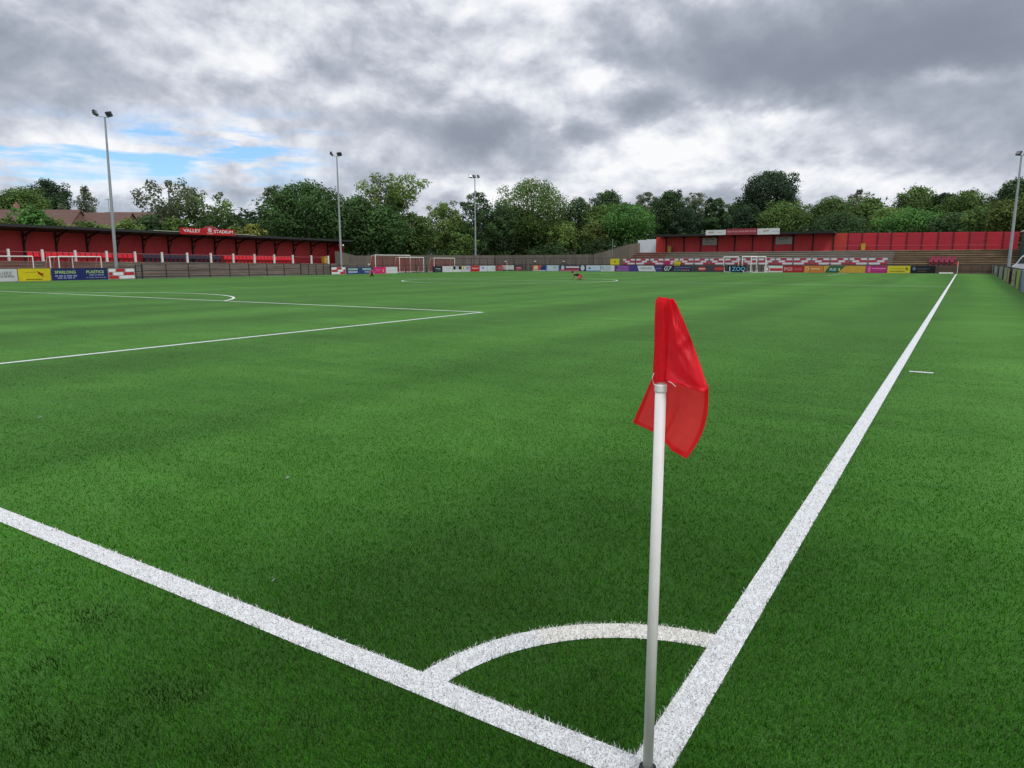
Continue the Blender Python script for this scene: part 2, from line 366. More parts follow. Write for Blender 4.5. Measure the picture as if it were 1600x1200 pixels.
# tufts: pull every fibre towards a jittered stitch so that the pile clumps
tuft = 0.010+0*dd
gx_, gy_ = np.round(bx/tuft), np.round(by/tuft)
hsh = (np.sin(gx_*12.9898+gy_*78.233)*43758.5453) % 1.0; hs2 = (np.sin(gx_*39.346+gy_*11.135)*24634.6345) % 1.0
bx = bx*0.45+(gx_+hsh-0.5)*tuft*0.55; by = by*0.45+(gy_+hs2-0.5)*tuft*0.55
n = len(bx)
white = np.zeros(n, bool); cream = np.zeros(n, bool)
jx = bx+rng.normal(0, 0.0025, n); jy = by+rng.normal(0, 0.0025, n)
for x0, x1, y0, y1 in RECTS: white |= (jx > x0) & (jx < x1) & (jy > y0) & (jy < y1)
for cx, cy, r, a0, a1, _n in ARCS[1:2]+ARCS[:1]:
    q = np.hypot(jx-cx, jy-cy); t = np.arctan2(jy-cy, jx-cx) % (2*PI); white |= (q > r-LW) & (q < r) & ((t >= a0) & (t <= a1))
q = np.hypot(jx, jy); t = np.arctan2(jy, jx); inn = (q > 1-LW) & (q < 1) & (jx < -LW) & (jy > LW)
cream = inn & (t < SPLIT) & ~white; white |= inn & (t >= SPLIT)
leng = (0.012+0.011*rng.random(n))*(1-0.66*np.clip((dd-3)/6, 0, 1)); leng[white | cream] *= 1.1
wid = np.clip(0.0008*dd, 0.0019, 0.009)*(0.7+0.6*rng.random(n))
th = rng.random(n)*2*PI; wx, wy = np.cos(th)*wid/2, np.sin(th)*wid/2
ln_ = leng*(0.35+0.75*rng.random(n)); lt = rng.random(n)*2*PI
big = np.sin(by*1.1+0.6*np.sin(bx*0.35))*0.25
lx = np.cos(lt)*ln_*0.8+big*leng; ly = np.sin(lt)*ln_*0.8-0.15*leng
V = np.zeros((n, 5, 3))
V[:, 0] = np.c_[bx-wx, by-wy, np.zeros(n)]; V[:, 1] = np.c_[bx+wx, by+wy, np.zeros(n)]
V[:, 2] = np.c_[bx+wx*.85+lx*.35, by+wy*.85+ly*.35, leng*.62]; V[:, 3] = np.c_[bx-wx*.85+lx*.35, by-wy*.85+ly*.35, leng*.62]
V[:, 4] = np.c_[bx+lx, by+ly, leng*(0.9)]
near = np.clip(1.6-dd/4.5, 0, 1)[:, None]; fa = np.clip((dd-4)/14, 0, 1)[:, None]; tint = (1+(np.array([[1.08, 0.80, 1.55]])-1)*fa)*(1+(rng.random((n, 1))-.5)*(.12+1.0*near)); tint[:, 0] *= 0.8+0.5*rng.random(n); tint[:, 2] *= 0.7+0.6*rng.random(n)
pale = rng.random(n) < 0.10; tint[pale] *= (1.45, 1.25, 1.6)
dark = rng.random(n) < 0.34*np.clip(1.6-dd/4.5, 0, 1); tint[dark] *= 0.45
# worn spots where the black rubber infill shows between the fibres, outside the goal line
for wx_, wy_, wr_, wa_ in [(*at(a_, b_, z=0)[:2], r__, w__) for a_, b_, r__, w__ in ((150, 965, .16, .75), (75, 1040, .10, .7), (250, 1090, .14, .75), (310, 1085, .08, .7), (60, 950, .09, .6), (480, 1130, .10, .5), (60, 1150, .2, .6), (170, 1160, .16, .5), (930, 1060, .07, .5), (1240, 1150, .12, .3), (360, 1180, .12, .5), (20, 1080, .12, .5), (400, 1040, .1, .3))]:
    dq = np.hypot(bx-wx_, (by-wy_)*1.4)/wr_; tint *= (1-wa_*np.exp(-dq**2)*(.6+.8*(hsh)))[:, None].clip(.1, 1)
def blades(name, sel, m, cols):
    k = int(sel.sum()); base = np.arange(k)[:, None]*5
    npmesh_o = npmesh(name, V[sel].reshape(-1, 3), base+np.array([[0, 1, 2, 3]]), m, np.repeat(cols, 5, axis=0), F3=base+np.array([[3, 2, 4]]))
    return npmesh_o
g_ = ~(white | cream)
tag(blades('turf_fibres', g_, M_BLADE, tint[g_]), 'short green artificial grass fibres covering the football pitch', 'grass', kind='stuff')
def fibre_mat(name):
    m = bpy.data.materials.new(name); m.use_nodes = True; nt = m.node_tree; b = nt.nodes['Principled BSDF']
    a = nt.nodes.new('ShaderNodeAttribute'); a.attribute_name = 'tint'; nt.links.new(a.outputs['Color'], b.inputs['Base Color']); b.inputs['Roughness'].default_value = 0.5
    t = nt.nodes.new('ShaderNodeBsdfTranslucent'); nt.links.new(a.outputs['Color'], t.inputs[0]); ms = nt.nodes.new('ShaderNodeMixShader'); ms.inputs[0].default_value = 0.2
    nt.links.new(b.outputs[0], ms.inputs[1]); nt.links.new(t.outputs[0], ms.inputs[2]); nt.links.new(ms.outputs[0], nt.nodes['Material Output'].inputs[0]); return m
wl = white | cream
wc = np.where(cream[:, None], np.array([[0.71, 0.69, 0.63]]), np.array([[0.70, 0.695, 0.675]]))*(0.85+0.3*rng.random((n, 1)))
dk_ = (rng.random(n) < 0.06)[:, None]; wc = np.where(dk_, wc*.35, wc)
tag(blades('marking_fibres', wl, fibre_mat('white_fibre'), np.clip(wc[wl], 0, 0.85)), 'white artificial grass fibres of the pitch lines and corner arc', 'grass', kind='stuff')
#@@PART2@@
# ================================================================ corner flag (foreground)
M_POLE = mat('pole_plastic', (0.74, 0.72, 0.70), 0.45, var=0.06, scale=9, dirt=0.12)
def red_cloth():
    m = mat('flag_nylon', (0.93, 0.022, 0.040), 0.42, var=0.06, scale=30, spec=0.35, trans=0.55, bump=0.15); return m
M_RED = red_cloth()
PX, PY = -0.055, 0.06
fl = empty('corner_flag', (PX, PY, 0), label='red corner flag on a white plastic pole at the near corner of the pitch', cat='corner flag', group='corner flags')
def F(p): return (p[0]-PX, p[1]-PY, p[2])
MB().tube([(0, 0, 0), (0.0005, 0, 0.6), (0, 0, 1.205)], 0.0155, 20).build('pole', M_POLE, fl, smooth=False).data.shade_smooth()
MB().tube([(0, 0, 1.196), (0, 0, 1.200), (0, 0, 1.216), (0, 0, 1.220)], [0.0158, 0.0172, 0.0172, 0.0155], 20).build('pole_cap', mat('cap_white', (0.80, 0.80, 0.78), 0.6), fl)
MB().tube([(0, 0, 0.0), (0, 0, 0.03)], [0.032, 0.026], 16).build('ground_socket', mat('black_rubber', (0.02, 0.02, 0.02), 0.8), fl)
MB().tube([(0, 0, 1.2), (0, 0, 1.45)], 0.010, 10).build('inner_rod', M_POLE, fl)
mbt = MB(); mbt.tube([F(at(1022, 583, y=0.04)), F(at(1019, 590, y=0.035)), F(at(1021, 600, y=0.042)), F(at(1026, 603, y=0.043))], 0.0008, 6)
mbt.build('tie_cord', mat('cap_white', (0.72, 0.72, 0.70), 0.5), fl); mbt = MB(); mbt.tube([F(at(1044, 596, y=0.035)), F(at(1049, 598, y=0.03)), F(at(1056, 604, y=0.028))], 0.0007, 6); mbt.build('tie_cord', mat('cap_white', (0.72, 0.72, 0.70), 0.5), fl)
def grid(fn, nu, nv):
    V_ = np.array([[fn(i/nu, j/nv) for i in range(nu+1)] for j in range(nv+1)]).reshape(-1, 3)
    Q = np.array([[j*(nu+1)+i, j*(nu+1)+i+1, (j+1)*(nu+1)+i+1, (j+1)*(nu+1)+i] for j in range(nv) for i in range(nu)]); return V_, Q
def lerp(a, b, t): return a+(b-a)*t
def poly(pts, t):
    x = t*(len(pts)-1); i = min(int(x), len(pts)-2); f = x-i; return np.array(pts[i])*(1-f)+np.array(pts[i+1])*f
def bez(pts, t):
    P = [np.array(p, float) for p in pts]
    while len(P) > 1: P = [P[i]*(1-t)+P[i+1]*t for i in range(len(P)-1)]
    return P[0]
# sleeve: gathered tube round the rod
def sleeve(s, t):
    v = lerp(467, 596, t); ul = lerp(1026.5, 1020.5, t**0.8); ur = lerp(1050, 1043, t)
    th = s*2*PI; uc, w = (ul+ur)/2, (ur-ul)/2
    rr = 1+0.10*math.sin(5*th+3*t)*(1-t)+0.05*math.sin(9*th+9*t)
    P = at(uc+w*math.cos(th)*rr, v+(1.6*math.sin(2*th+1)+0.9*math.sin(5*th))*(1-t)**8-2*(1-t)**8*math.sin(th), y=PY)
    return (P[0]-PX, -0.018*math.sin(th)*rr*(0.8+0.2*t), P[2])
V_, Q = grid(sleeve, 48, 30); o = npmesh('flag_sleeve', V_, Q, M_RED, parent=fl); o.data.shade_smooth()
# upper flap, folded over towards the camera
def flap(s, t):
    t2 = t
    L_ = bez([(1043, 467), (1046, 530), (1040, 596)], t2); R_ = bez([(1053, 467), (1066, 490), (1086, 545), (1107, 604)], t2)
    B_ = poly([(1040, 594), (1068, 603), (1098, 614), (1106, 606)], s); p = L_*(1-s)+R_*s
    k = max(0, (t-0.72)/0.28); k = k*k*(3-2*k); tgt = B_; p = p*(1-k)+np.array(tgt)*k if k > 0 else p
    dy = -0.012-0.010*math.sin(s*PI)*(0.4+t)-0.007*math.sin(9*s-6*t+0.6)*t-0.006*math.sin(14*t+4*s)*s*(1-s)*3+0.0022*math.sin(31*t-17*s)*math.sin(PI*s)*t+0.0016*math.sin(47*s+9*t)*(1-t)-0.020*math.exp(-((s-0.30-0.1*t)/0.10)**2)*(1-t*0.5)*0.5
    dy += 0.014*math.exp(-((t-0.80-0.16*s)/0.035)**2)*math.sin(PI*s)*0.7-0.012*math.exp(-((t-0.66+0.14*s)/0.05)**2)*s
    P = at(p[0], p[1], y=PY+dy); return (P[0]-PX, P[1]-PY, P[2])
V_, Q = grid(flap, 46, 60); o = npmesh('flag_cloth', V_, Q, M_RED, parent=fl); o.data.shade_smooth()
# lower part hanging behind the pole
LT, RTc, RB, LB = (1022, 584), (1107, 602), (1073, 717), (989, 660)
def lower(s, t):
    top = poly([LT, (1040, 592), (1070, 597), RTc], s); bot = poly([LB, (1019, 674), (1037, 688), (1050, 704), RB], s)
    lef = poly([LT, LB], t); rig = bez([RTc, (1109, 655), (1101, 680), RB], t)
    C_ = (np.array(LT)*(1-s)+np.array(RTc)*s)*(1-t)+(np.array(LB)*(1-s)+np.array(RB)*s)*t
    p = top*(1-t)+bot*t+lef*(1-s)+rig*s-C_
    dy = 0.022+0.008*math.sin(s*7+1.5*t)*t+0.016*math.exp(-((s-0.60+0.16*t)/0.035)**2)*(.35+.65*t)+0.0016*math.sin(23*s+6*t)-0.010*s*(1-t)*s-0.006*math.sin(4*t+3*s)*(1-t)
    P = at(p[0], p[1], y=PY+dy); return (P[0]-PX, P[1]-PY, P[2])
V_, Q = grid(lower, 54, 44); o = npmesh('flag_cloth', V_, Q, mat('flag_nylon_backlit', (0.95, 0.065, 0.060), 0.45, var=0.07, scale=24, spec=0.3, trans=0.52, bump=0.15), parent=fl); o.data.shade_smooth()  # lower cloth coloured lighter, for skylight coming through it
M_HEM = mat('flag_hem', (0.90, 0.028, 0.036), 0.5, var=0.05, scale=30, trans=0.35)
def hem(path, inner, name='hem', off=-0.0016):
    Vh = []; 
    for a_, b_ in zip(path, inner): Vh += [np.array(a_)+(0, off, 0), np.array(b_)+(0, off, 0)]
    Qh = np.array([[2*i, 2*i+1, 2*i+3, 2*i+2] for i in range(len(path)-1)]); npmesh(name, np.array(Vh), Qh, M_HEM, parent=fl).data.shade_smooth()
TT = np.linspace(0, 1, 45)
hem([lower(0, t) for t in TT], [lower(0.050, t) for t in TT])
hem([lower(s_, 1) for s_ in TT], [lower(s_, 0.935) for s_ in TT])
hem([lower(1, t) for t in TT], [lower(0.945, t) for t in TT])
hem([flap(1, t) for t in TT[:41]], [flap(0.90, t) for t in TT[:41]], off=-0.0012)

# far corner flag: smaller in view, same build
def small_flag(loc, label):
    r = empty('corner_flag', loc, label=label, cat='corner flag', group='corner flags')
    MB().tube([(0, 0, 0), (0, 0, 1.5)], 0.022, 8).build('pole', M_POLE, r)
    V_, Q = grid(lambda s, t: (-0.02-0.28*s*(1-0.3*t)+0.20*t*s, 0.03*math.sin(6*s+2*t), 1.5-0.42*t-0.16*s-0.05*math.sin(3*s)), 10, 8)
    npmesh('flag_cloth', V_, Q, M_RED, parent=r)
small_flag((0.02, Ln, 0), 'small distant red corner flag on a white pole where the long touchline ends')
small_flag((-Wd, Ln, 0), 'tiny red corner flag at the far left corner in front of the ad boards')

# ================================================================ lettering
def text_mesh(txt, w, h, m, parent, loc, rot=(PI/2, 0, 0), name='lettering', shear=0.0, bold=0.0):
    cu = bpy.data.curves.new(name, 'FONT'); cu.body = txt; cu.size = 1; cu.align_x = 'CENTER'; cu.align_y = 'CENTER'; cu.shear = shear; cu.offset = bold; cu.resolution_u = 3
    tmp = bpy.data.objects.new('tmp', cu); me = bpy.data.meshes.new_from_object(tmp); bpy.data.objects.remove(tmp); bpy.data.curves.remove(cu)
    co = np.zeros(len(me.vertices)*3); me.vertices.foreach_get('co', co); co = co.reshape(-1, 3)
    mn, mxx = co.min(0), co.max(0); c_ = (mn+mxx)/2; co[:, 0] = (co[:, 0]-c_[0])*w/max(mxx[0]-mn[0], 1e-4); co[:, 1] = (co[:, 1]-c_[1])*h/max(mxx[1]-mn[1], 1e-4)
    me.vertices.foreach_set('co', co.ravel()); me.name = name; me.materials.clear(); me.materials.append(m)
    o = bpy.data.objects.new(name, me); COL.objects.link(o); o.parent = parent; o.location = loc; o.rotation_euler = rot; return o
def cm(hexs, k=0.75, rough=0.5):
    c_ = [q*k for q in srgb(hexs)]; return mat('vinyl_'+hexs.lower().lstrip('#')+('_%d' % int(k*100)), tuple(c_), rough, var=0.10, scale=2.0, dirt=0.15)

# ================================================================ advertising boards
AD_GROUP = 'advertising boards along the pitch perimeter'
def board(P0, P1, z0, z1, face, colr, label, decor=(), name='advertising_board', group=AD_GROUP, cat='advertising board', th=0.04, legs=True):
    """P0,P1: left and right end (x,y) as seen from the pitch"""
    P0, P1 = np.array(P0), np.array(P1); c_ = (P0+P1)/2; w = float(np.linalg.norm(P1-P0)); rz = math.atan2(P1[1]-P0[1], P1[0]-P0[0]); h = z1-z0
    b = MB().box((0, 0, z0+h/2), (w-0.03, th, h))
    if legs:
        for s_ in (-1, 1): b.box((s_*(w/2-0.12), th/2+0.03, (z0+h*0.9)/2), (0.05, 0.05, z0+h*0.9))
    o = b.build(name, cm(colr)); o.location = (c_[0], c_[1], 0); o.rotation_euler = (0, 0, rz); tag(o, label, cat, group)
    yo = -th/2-0.006
    for k, d in enumerate(decor):
        y_ = yo-0.004*k; X = lambda q: (q-0.5)*w; Zq = lambda q: z0+q*h
        if d[0] == 'rect': MB().box(((X(d[1])+X(d[2]))/2, y_, (Zq(d[3])+Zq(d[4]))/2), (X(d[2])-X(d[1]), 0.003, Zq(d[4])-Zq(d[3]))).build(d[6] if len(d) > 6 else 'panel', cm(d[5]), o)
        elif d[0] == 'poly': MB().face([(X(a), y_, Zq(b_)) for a, b_ in d[1]]).build(d[3] if len(d) > 3 else 'panel', cm(d[2]), o)
        elif d[0] == 'disc': MB().face([(X(d[1])+d[3]*math.cos(t*PI/10), y_, Zq(d[2])+d[4]*math.sin(t*PI/10)) for t in range(20)]).build('emblem', cm(d[5]), o)
        elif d[0] == 'text': text_mesh(d[1], d[4]*w, d[5]*h, cm(d[6]), o, (X(d[2]), y_, Zq(d[3])), shear=d[7] if len(d) > 7 else 0, bold=0.02)
        elif d[0] == 'script':   # rows of small print, too fine to read
            mb = MB(); x0, x1, zc, hh = d[1:5]; xx = x0; rr_ = random.Random(int(x0*997+zc*31))
            while xx < x1-0.01:
                ww = rr_.uniform(0.03, 0.09); ww = min(ww, x1-xx); mb.box(((X(xx)+X(xx+ww))/2, y_, Zq(zc)), (ww*w, 0.003, hh*h)); xx += ww+0.018
            mb.build('small_print', cm(d[5]), o)
    return o
BRICKS = [(0.01, 0.28, 0), (0.29, 0.63, 1), (0.64, 0.99, 0)], [(0.01, 0.16, 1), (0.17, 0.56, 0), (0.57, 0.99, 1)], [(0.01, 0.38, 1), (0.39, 0.99, 0)]
def bricks(o, w, z0, h, th=0.04, name='brick_pattern', flip=0):
    """white and red rounded bars laid like bricks"""
    mb = MB()
    for r_, row in enumerate(BRICKS):
        for a, b_, cidx in row:
            if flip: a, b_ = 1-b_, 1-a
            x0, x1 = (a-0.5)*w, (b_-0.5)*w; zc = z0+h*(0.83-0.32*r_); hh = h*0.15; mb.cur = cidx; pts = []
            for t in range(12):
                an = t*PI/6; cx = x1-hh if math.cos(an) > 0 else x0+hh; pts.append((cx+hh*math.cos(an), -th/2-0.006, zc+hh*math.sin(an)))
            mb.face(pts)
    mb.build(name, [cm('#dcd8de' if name == 'printed_pattern' else '#eeeef0', 0.85), cm('#c03c48' if name == 'printed_pattern' else '#cc3038')], o)
XB = -66.8
def L(u0, u1, colr, label, decor=(), z=(0.06, 1.02), x=XB, **k):
    return board((x, at(u0, 428, x=x)[1]), (x, at(u1, 428, x=x)[1]), z[0], z[1], 'L', colr, label, decor, **k)
YB = 103.0
def Fb(u0, u1, colr, label, decor=(), z=(0.03, 0.95), y=YB, **k):
    return board((at(u0, 420, y=y)[0], y), (at(u1, 420, y=y)[0], y), z[0], z[1], 'F', colr, label, decor, **k)
# --- far touchline, left to right
L(-40, 27, '#dcdfe0', 'white board with grey lettering at the far left of the photo', [('text', 'PARKING', .28, .62, .36, .3, '#8b9094'), ('text', 'HIRE', .72, .62, .3, .34, '#9aa0a4'), ('script', .5, .92, .40, .12, '#a0a4a8')], z=(.0, 1.04))
L(27.8, 79, '#ecd916', 'yellow board with small dark red bird motif beside the white board at far left', [('poly', [(.56, .82), (.66, .72), (.74, .55), (.78, .32), (.70, .42), (.62, .55), (.60, .70)], '#9c2a1c', 'emblem'), ('poly', [(.70, .66), (.80, .60), (.74, .48)], '#c06a22', 'emblem'), ('script', .22, .72, .13, .08, '#7d7420'), ('script', .22, .55, .72, .05, '#c9b81e')], z=(.0, 1.05))
o = L(79.8, 168, '#25306e', 'long navy board with pale green SPARLONG PLASTICS lettering at left', [('text', 'SPARLONG', .24, .70, .36, .26, '#bfe08c'), ('text', 'PLASTICS', .77, .70, .32, .26, '#bfe08c'), ('script', .06, .44, .38, .10, '#a9b3dc'), ('script', .10, .40, .20, .08, '#a9b3dc'), ('script', .66, .92, .42, .08, '#a9b3dc'), ('script', .60, .96, .20, .06, '#8f9ac8'), ('rect', .498, .502, .02, .98, '#1a2354', 'joint')], z=(.0, 1.02))
o = L(168.6, 211, '#b4a8ae', 'white and red brick pattern board next to the navy board at left', z=(.0, 1.0)); bricks(o, 2.5, 0, 1.0)
o = L(517.5, 540.5, '#b4a8ae', 'white and red brick pattern board beyond the dark mesh panels', z=(.0, .92)); bricks(o, 2.4, 0, .92, flip=1)
L(541.5, 561.5, '#2b3f7c', 'blue board with pale green and white wording next to the brick pattern board', [('rect', .12, .88, .56, .84, '#a9c9a6'), ('rect', .12, .85, .16, .44, '#aab6da')], z=(0, .9))
L(562, 583.5, '#2f4684', 'blue board with pale wording, behind the crouching person', [('rect', .2, .92, .56, .84, '#a3c4b0'), ('rect', .35, .95, .18, .42, '#93a4cc')], z=(0, .9))
L(584, 602.5, '#e0267a', 'pink board with an orange motif in front of the full size goal', [('disc', .8, .45, .16, .22, '#f3a26a'), ('script', .15, .6, .6, .08, '#f0a0c0'), ('script', .15, .5, .4, .06, '#f0a0c0')], z=(0, .88))
L(603, 621, '#e4e6e8', 'plain white board to the right of the pink board', [('script', .2, .8, .5, .05, '#c4cccc')], z=(0, .88))
L(676, 691, '#20283a', 'black board with a pale swoosh at the foot of the small right goal', [('poly', [(.2, .72), (.85, .6), (.8, .48), (.4, .58)], '#c8ccd4'), ('script', .3, .85, .25, .08, '#9098a8')], z=(0, .9))
L(691.6, 707.6, '#e2e4e8', 'white board with faint grey print right of the black swoosh board', [('script', .3, .85, .6, .07, '#b4b8c4')], z=(0, .9))
L(708, 721, '#e8eae8', 'white board with two black blocks on it', [('rect', .02, .30, .42, .98, '#1b2130'), ('rect', .66, .98, .42, .98, '#1b2130'), ('rect', .40, .60, .42, .98, '#b6c4cc')], z=(0, .9))
L(721.5, 735, '#d6d8ea', 'pale board with a yellow square at one end', [('rect', .02, .4, .3, .98, '#e6dca0'), ('disc', .2, .62, .13, .13, '#7a6a2c'), ('rect', .5, .9, .4, .9, '#a8aed6')], z=(0, .9))
L(735.5, 749, '#cc2a30', 'red board with pink wording below the third floodlight mast', [('rect', .12, .9, .45, .68, '#f0a0a0')], z=(0, .92))
L(749.5, 761, '#dce2f4', 'white board with a blue oval, right of the red board', [('disc', .45, .62, .34, .13, '#7488c8')], z=(0, .9))
L(761.5, 774, '#e0eaee', 'white board with faint squares, second right of the red board', [('rect', .5, .9, .3, .7, '#c8d4dc')], z=(0, .9))
# --- behind the far goal line
Fb(775.5, 784, '#d05058', 'pinkish red board at the far left corner of the goal end', [('rect', .2, .85, .3, .75, '#ea8c90')])
Fb(784.5, 803, '#e3e3e3', 'white board with pink edge and dark base at the goal end', [('rect', .02, .98, .0, .2, '#3c2430'), ('rect', .02, .2, .2, .98, '#eeb0ae')])
Fb(804, 817, '#323a58', 'dark blue board with a red patch before the gap in the boards', [('rect', .16, .9, .1, .75, '#c65a68'), ('rect', .3, .7, .5, .65, '#e8b0b8')])
Fb(832.5, 853.5, '#2f4186', 'blue board with an orange and cream end', [('poly', [(0, 0), (.5, 0), (.68, 1), (0, 1)], '#d8643a'), ('rect', .08, .38, .28, .92, '#f2dcc8'), ('poly', [(.02, .0), (.98, .0), (.98, .14), (.02, .16)], '#dedede')])
Fb(854, 873.5, '#cfe4f2', 'light blue board with a lilac shield', [('disc', .66, .45, .34, .36, '#dcd8f0'), ('poly', [(.5, .5), (.72, .8), (.8, .7)], '#3a4a8c'), ('rect', .94, 1., .0, 1., '#8cc0e8'), ('rect', 0., .08, 0., 1., '#8cc0e8')])
Fb(874, 915.5, '#3a3468', 'purple board with white roundels either side of a red and white strip', [('disc', .13, .6, .32, .38, '#d4d4ea'), ('disc', .88, .55, .36, .42, '#dbe0ee'), ('rect', .25, .75, .56, .84, '#ece4ea'), ('rect', .02, .75, .0, .26, '#c86a7c'), ('rect', .25, .75, .26, .54, '#8a3048')])
Fb(916, 938, '#d6e4f8', 'white board with a small navy hill emblem and light blue border', [('rect', 0, 1, 0, .16, '#6e9ccc'), ('poly', [(.12, .42), (.24, .78), (.38, .42)], '#3a5a94', 'emblem'), ('script', .45, .9, .6, .08, '#b8c4e0')])
Fb(938.6, 960, '#e4e8ea', 'white board covered in pale blue lettering', [('text', 'MILTON', .38, .66, .68, .36, '#7aa4c4'), ('text', 'DRAINS', .38, .28, .68, .26, '#8ab0cc')])
Fb(960.6, 984.5, '#6a3f94', 'violet board with lilac lettering', [('rect', .2, .9, .45, .92, '#9a62b4'), ('script', .1, .9, .24, .14, '#c49ad0')])
Fb(985, 1034, '#4b4288', 'indigo board with a slanted white centre and grey lettering', [('poly', [(.22, .98), (.74, .98), (.82, .04), (.28, .04)], '#dfe2ea'), ('text', 'HILLIER', .52, .55, .36, .3, '#8a94a0'), ('script', .84, .98, .52, .07, '#b0a8dc')])
Fb(1034.6, 1081, '#20243e', 'navy board with a white G7 logo and coloured lines of type', [('text', 'G7', .20, .52, .26, .72, '#dce8e8', .3), ('script', .42, .96, .72, .16, '#7c84b4'), ('script', .40, .62, .28, .16, '#4ca0a4'), ('script', .64, .96, .28, .16, '#b884a8'), ('script', .42, .94, .5, .08, '#86426c')])
Fb(1081.5, 1136, '#45464c', 'dark grey board with two red rounded name plates', [('disc', .29, .5, .62, .30, '#c8343c'), ('disc', .77, .5, .78, .30, '#a8383c'), ('rect', .20, .38, .38, .62, '#eeb4ac'), ('rect', .66, .90, .34, .66, '#cc4a4c')])
Fb(1136.6, 1166, '#10151f', 'black board with big pale blue ZOO letters', [('rect', .10, .16, .2, .85, '#c8d4e0', 'bar'), ('text', 'ZOO', .60, .5, .72, .68, '#6cb8e4')])
Fb(1194, 1223, '#e6e6e8', 'white board with red band and round club crest right of the stacked goals', [('rect', .32, .98, .22, .62, '#c23c3c'), ('disc', .16, .5, .33, .38, '#a05070'), ('disc', .16, .5, .2, .24, '#e8e0e4')])
Fb(1223.6, 1256, '#b2202e', 'crimson board with white capital lettering', [('text', 'PGS', .26, .5, .40, .5, '#f0b8bc'), ('text', 'GLASS', .72, .5, .36, .36, '#d87880')])
Fb(1256.6, 1286.5, '#d8853c', 'orange board with a cream ring and pale wording', [('disc', .16, .55, .26, .30, '#ecc488'), ('disc', .16, .55, .15, .18, '#d8853c'), ('rect', .36, .82, .46, .64, '#f0c8a0'), ('rect', .0, .22, .0, .12, '#e0b050')])
Fb(1287, 1352.5, '#d8aa44', 'long gold board with a dark green end lettered in white', [('poly', [(.03, .02), (.36, .02), (.50, .84), (.12, .84)], '#1d6650'), ('poly', [(.12, .84), (.50, .84), (.54, .97), (.14, .97)], '#20705a'), ('text', 'PUK', .23, .46, .18, .44, '#c4e0dc', .2), ('rect', .36, .40, .3, .66, '#e8d070', 'tick')])
Fb(1353, 1386, '#c02c80', 'magenta board with a pink swirl and a line of pale type', [('disc', .16, .5, .2, .4, '#e070b0'), ('script', .3, .95, .62, .14, '#f0a8cc'), ('script', .34, .85, .32, .06, '#d870a8')])
Fb(1386.6, 1422.5, '#e2d834', 'yellow board with a small dark bird motif near the far right corner', [('poly', [(.78, .8), (.86, .7), (.92, .4), (.84, .45), (.8, .62)], '#7a3c1c', 'emblem'), ('script', .16, .68, .62, .10, '#c8b03c'), ('script', .12, .76, .26, .13, '#8a8428')])
Fb(1423, 1462, '#11151c', 'black board with a blue grey emblem at the right end of the row', [('disc', .14, .62, .2, .24, '#6a7890'), ('text', 'SECURITY', .52, .58, .52, .2, '#5a6c84'), ('script', .3, .66, .25, .1, '#7a5a48')])
# yellow crest board and brick banners on the terrace rail
YR = 105.4
def Rb(u0, u1, colr, label, decor=(), z=(1.08, 2.0), **k): return Fb(u0, u1, colr, label, decor, z=z, y=YR, legs=False, **k)
Rb(953.5, 967.5, '#e6dc2c', 'square yellow board with a small red motif left of the brick pattern banners', [('poly', [(.4, .6), (.55, .7), (.62, .45), (.5, .35)], '#c0502c', 'emblem')], z=(1.0, 2.02), name='yellow_sign', group='signs on the far terrace rail', cat='sign')
ORD = ['first', 'second', 'third', 'fourth', 'fifth', 'sixth', 'seventh', 'eighth', 'ninth', 'tenth', 'eleventh', 'twelfth', 'thirteenth', 'fourteenth', 'fifteenth', 'sixteenth', 'seventeenth', 'eighteenth', 'nineteenth', 'twentieth']
be = [972.5, 993, 1015, 1037.5, 1061, 1084.5, 1108, 1132, 1158, 1184, 1211.5, 1239, 1268, 1297, 1326, 1356, 1388]
for i in range(len(be)-1):
    xa, xb = at(be[i]+0.8, 409, y=YR)[0], at(be[i+1]-0.8, 409, y=YR)[0]
    o = board((xa, YR), (xb, YR), 1.06, 2.0, 'F', '#8c8496', '%s brick pattern banner from the left on the far terrace rail' % ORD[i], name='banner', group='brick pattern banners on the far terrace rail', cat='banner', legs=False, th=0.02)
    bricks(o, xb-xa, 1.06, 0.94, 0.02, name='printed_pattern', flip=i % 2)

# ================================================================ fences
M_DK = mat('dark_green_steel', (0.022, 0.035, 0.035), 0.5, var=0.1)
def rail_fence(pts, h, sp, label, rails, name='perimeter_fence', wires=0, post=0.07, m=None, sag=None):
    m = m or M_DK; fe = empty(name, (pts[0][0], pts[0][1], 0), label=label, cat='fence'); o_ = Vector((pts[0][0], pts[0][1], 0)); rb = MB(); wb = MB(); first = None; nposts = 0
    for (xa, ya), (xb, yb) in zip(pts[:-1], pts[1:]):
        l = math.hypot(xb-xa, yb-ya); nn = max(1, round(l/sp)); rz = math.atan2(yb-ya, xb-xa)
        for z_ in rails: rb.bar(Vector((xa, ya, z_))-o_, Vector((xb, yb, z_))-o_, 0.04, 0.05)
        if wires:
            k = int(l/wires)
            for q in range(1, k): wb.bar(Vector((lerp(xa, xb, q/k), lerp(ya, yb, q/k), 0.05))-o_, Vector((lerp(xa, xb, q/k), lerp(ya, yb, q/k), h-0.03))-o_, 0.010)
        for i in range(nn+1):
            if i == 0 and first is not None and (xa, ya) != pts[0]: continue
            p = Vector((lerp(xa, xb, i/nn), lerp(ya, yb, i/nn), 0))-o_
            if first is None: first = MB().box((0, 0, h/2), (post, post, h)).build('post', m, fe); first.location = p; first.rotation_euler = (0, 0, rz)
            elif nposts < 99: c_ = first.copy(); COL.objects.link(c_); c_.parent = fe; c_.location = p; c_.rotation_euler = (0, 0, rz)
            nposts += 1
    rb.build('rail', m, fe)
    if wires: wb.build('mesh_wire', m, fe)
    return fe
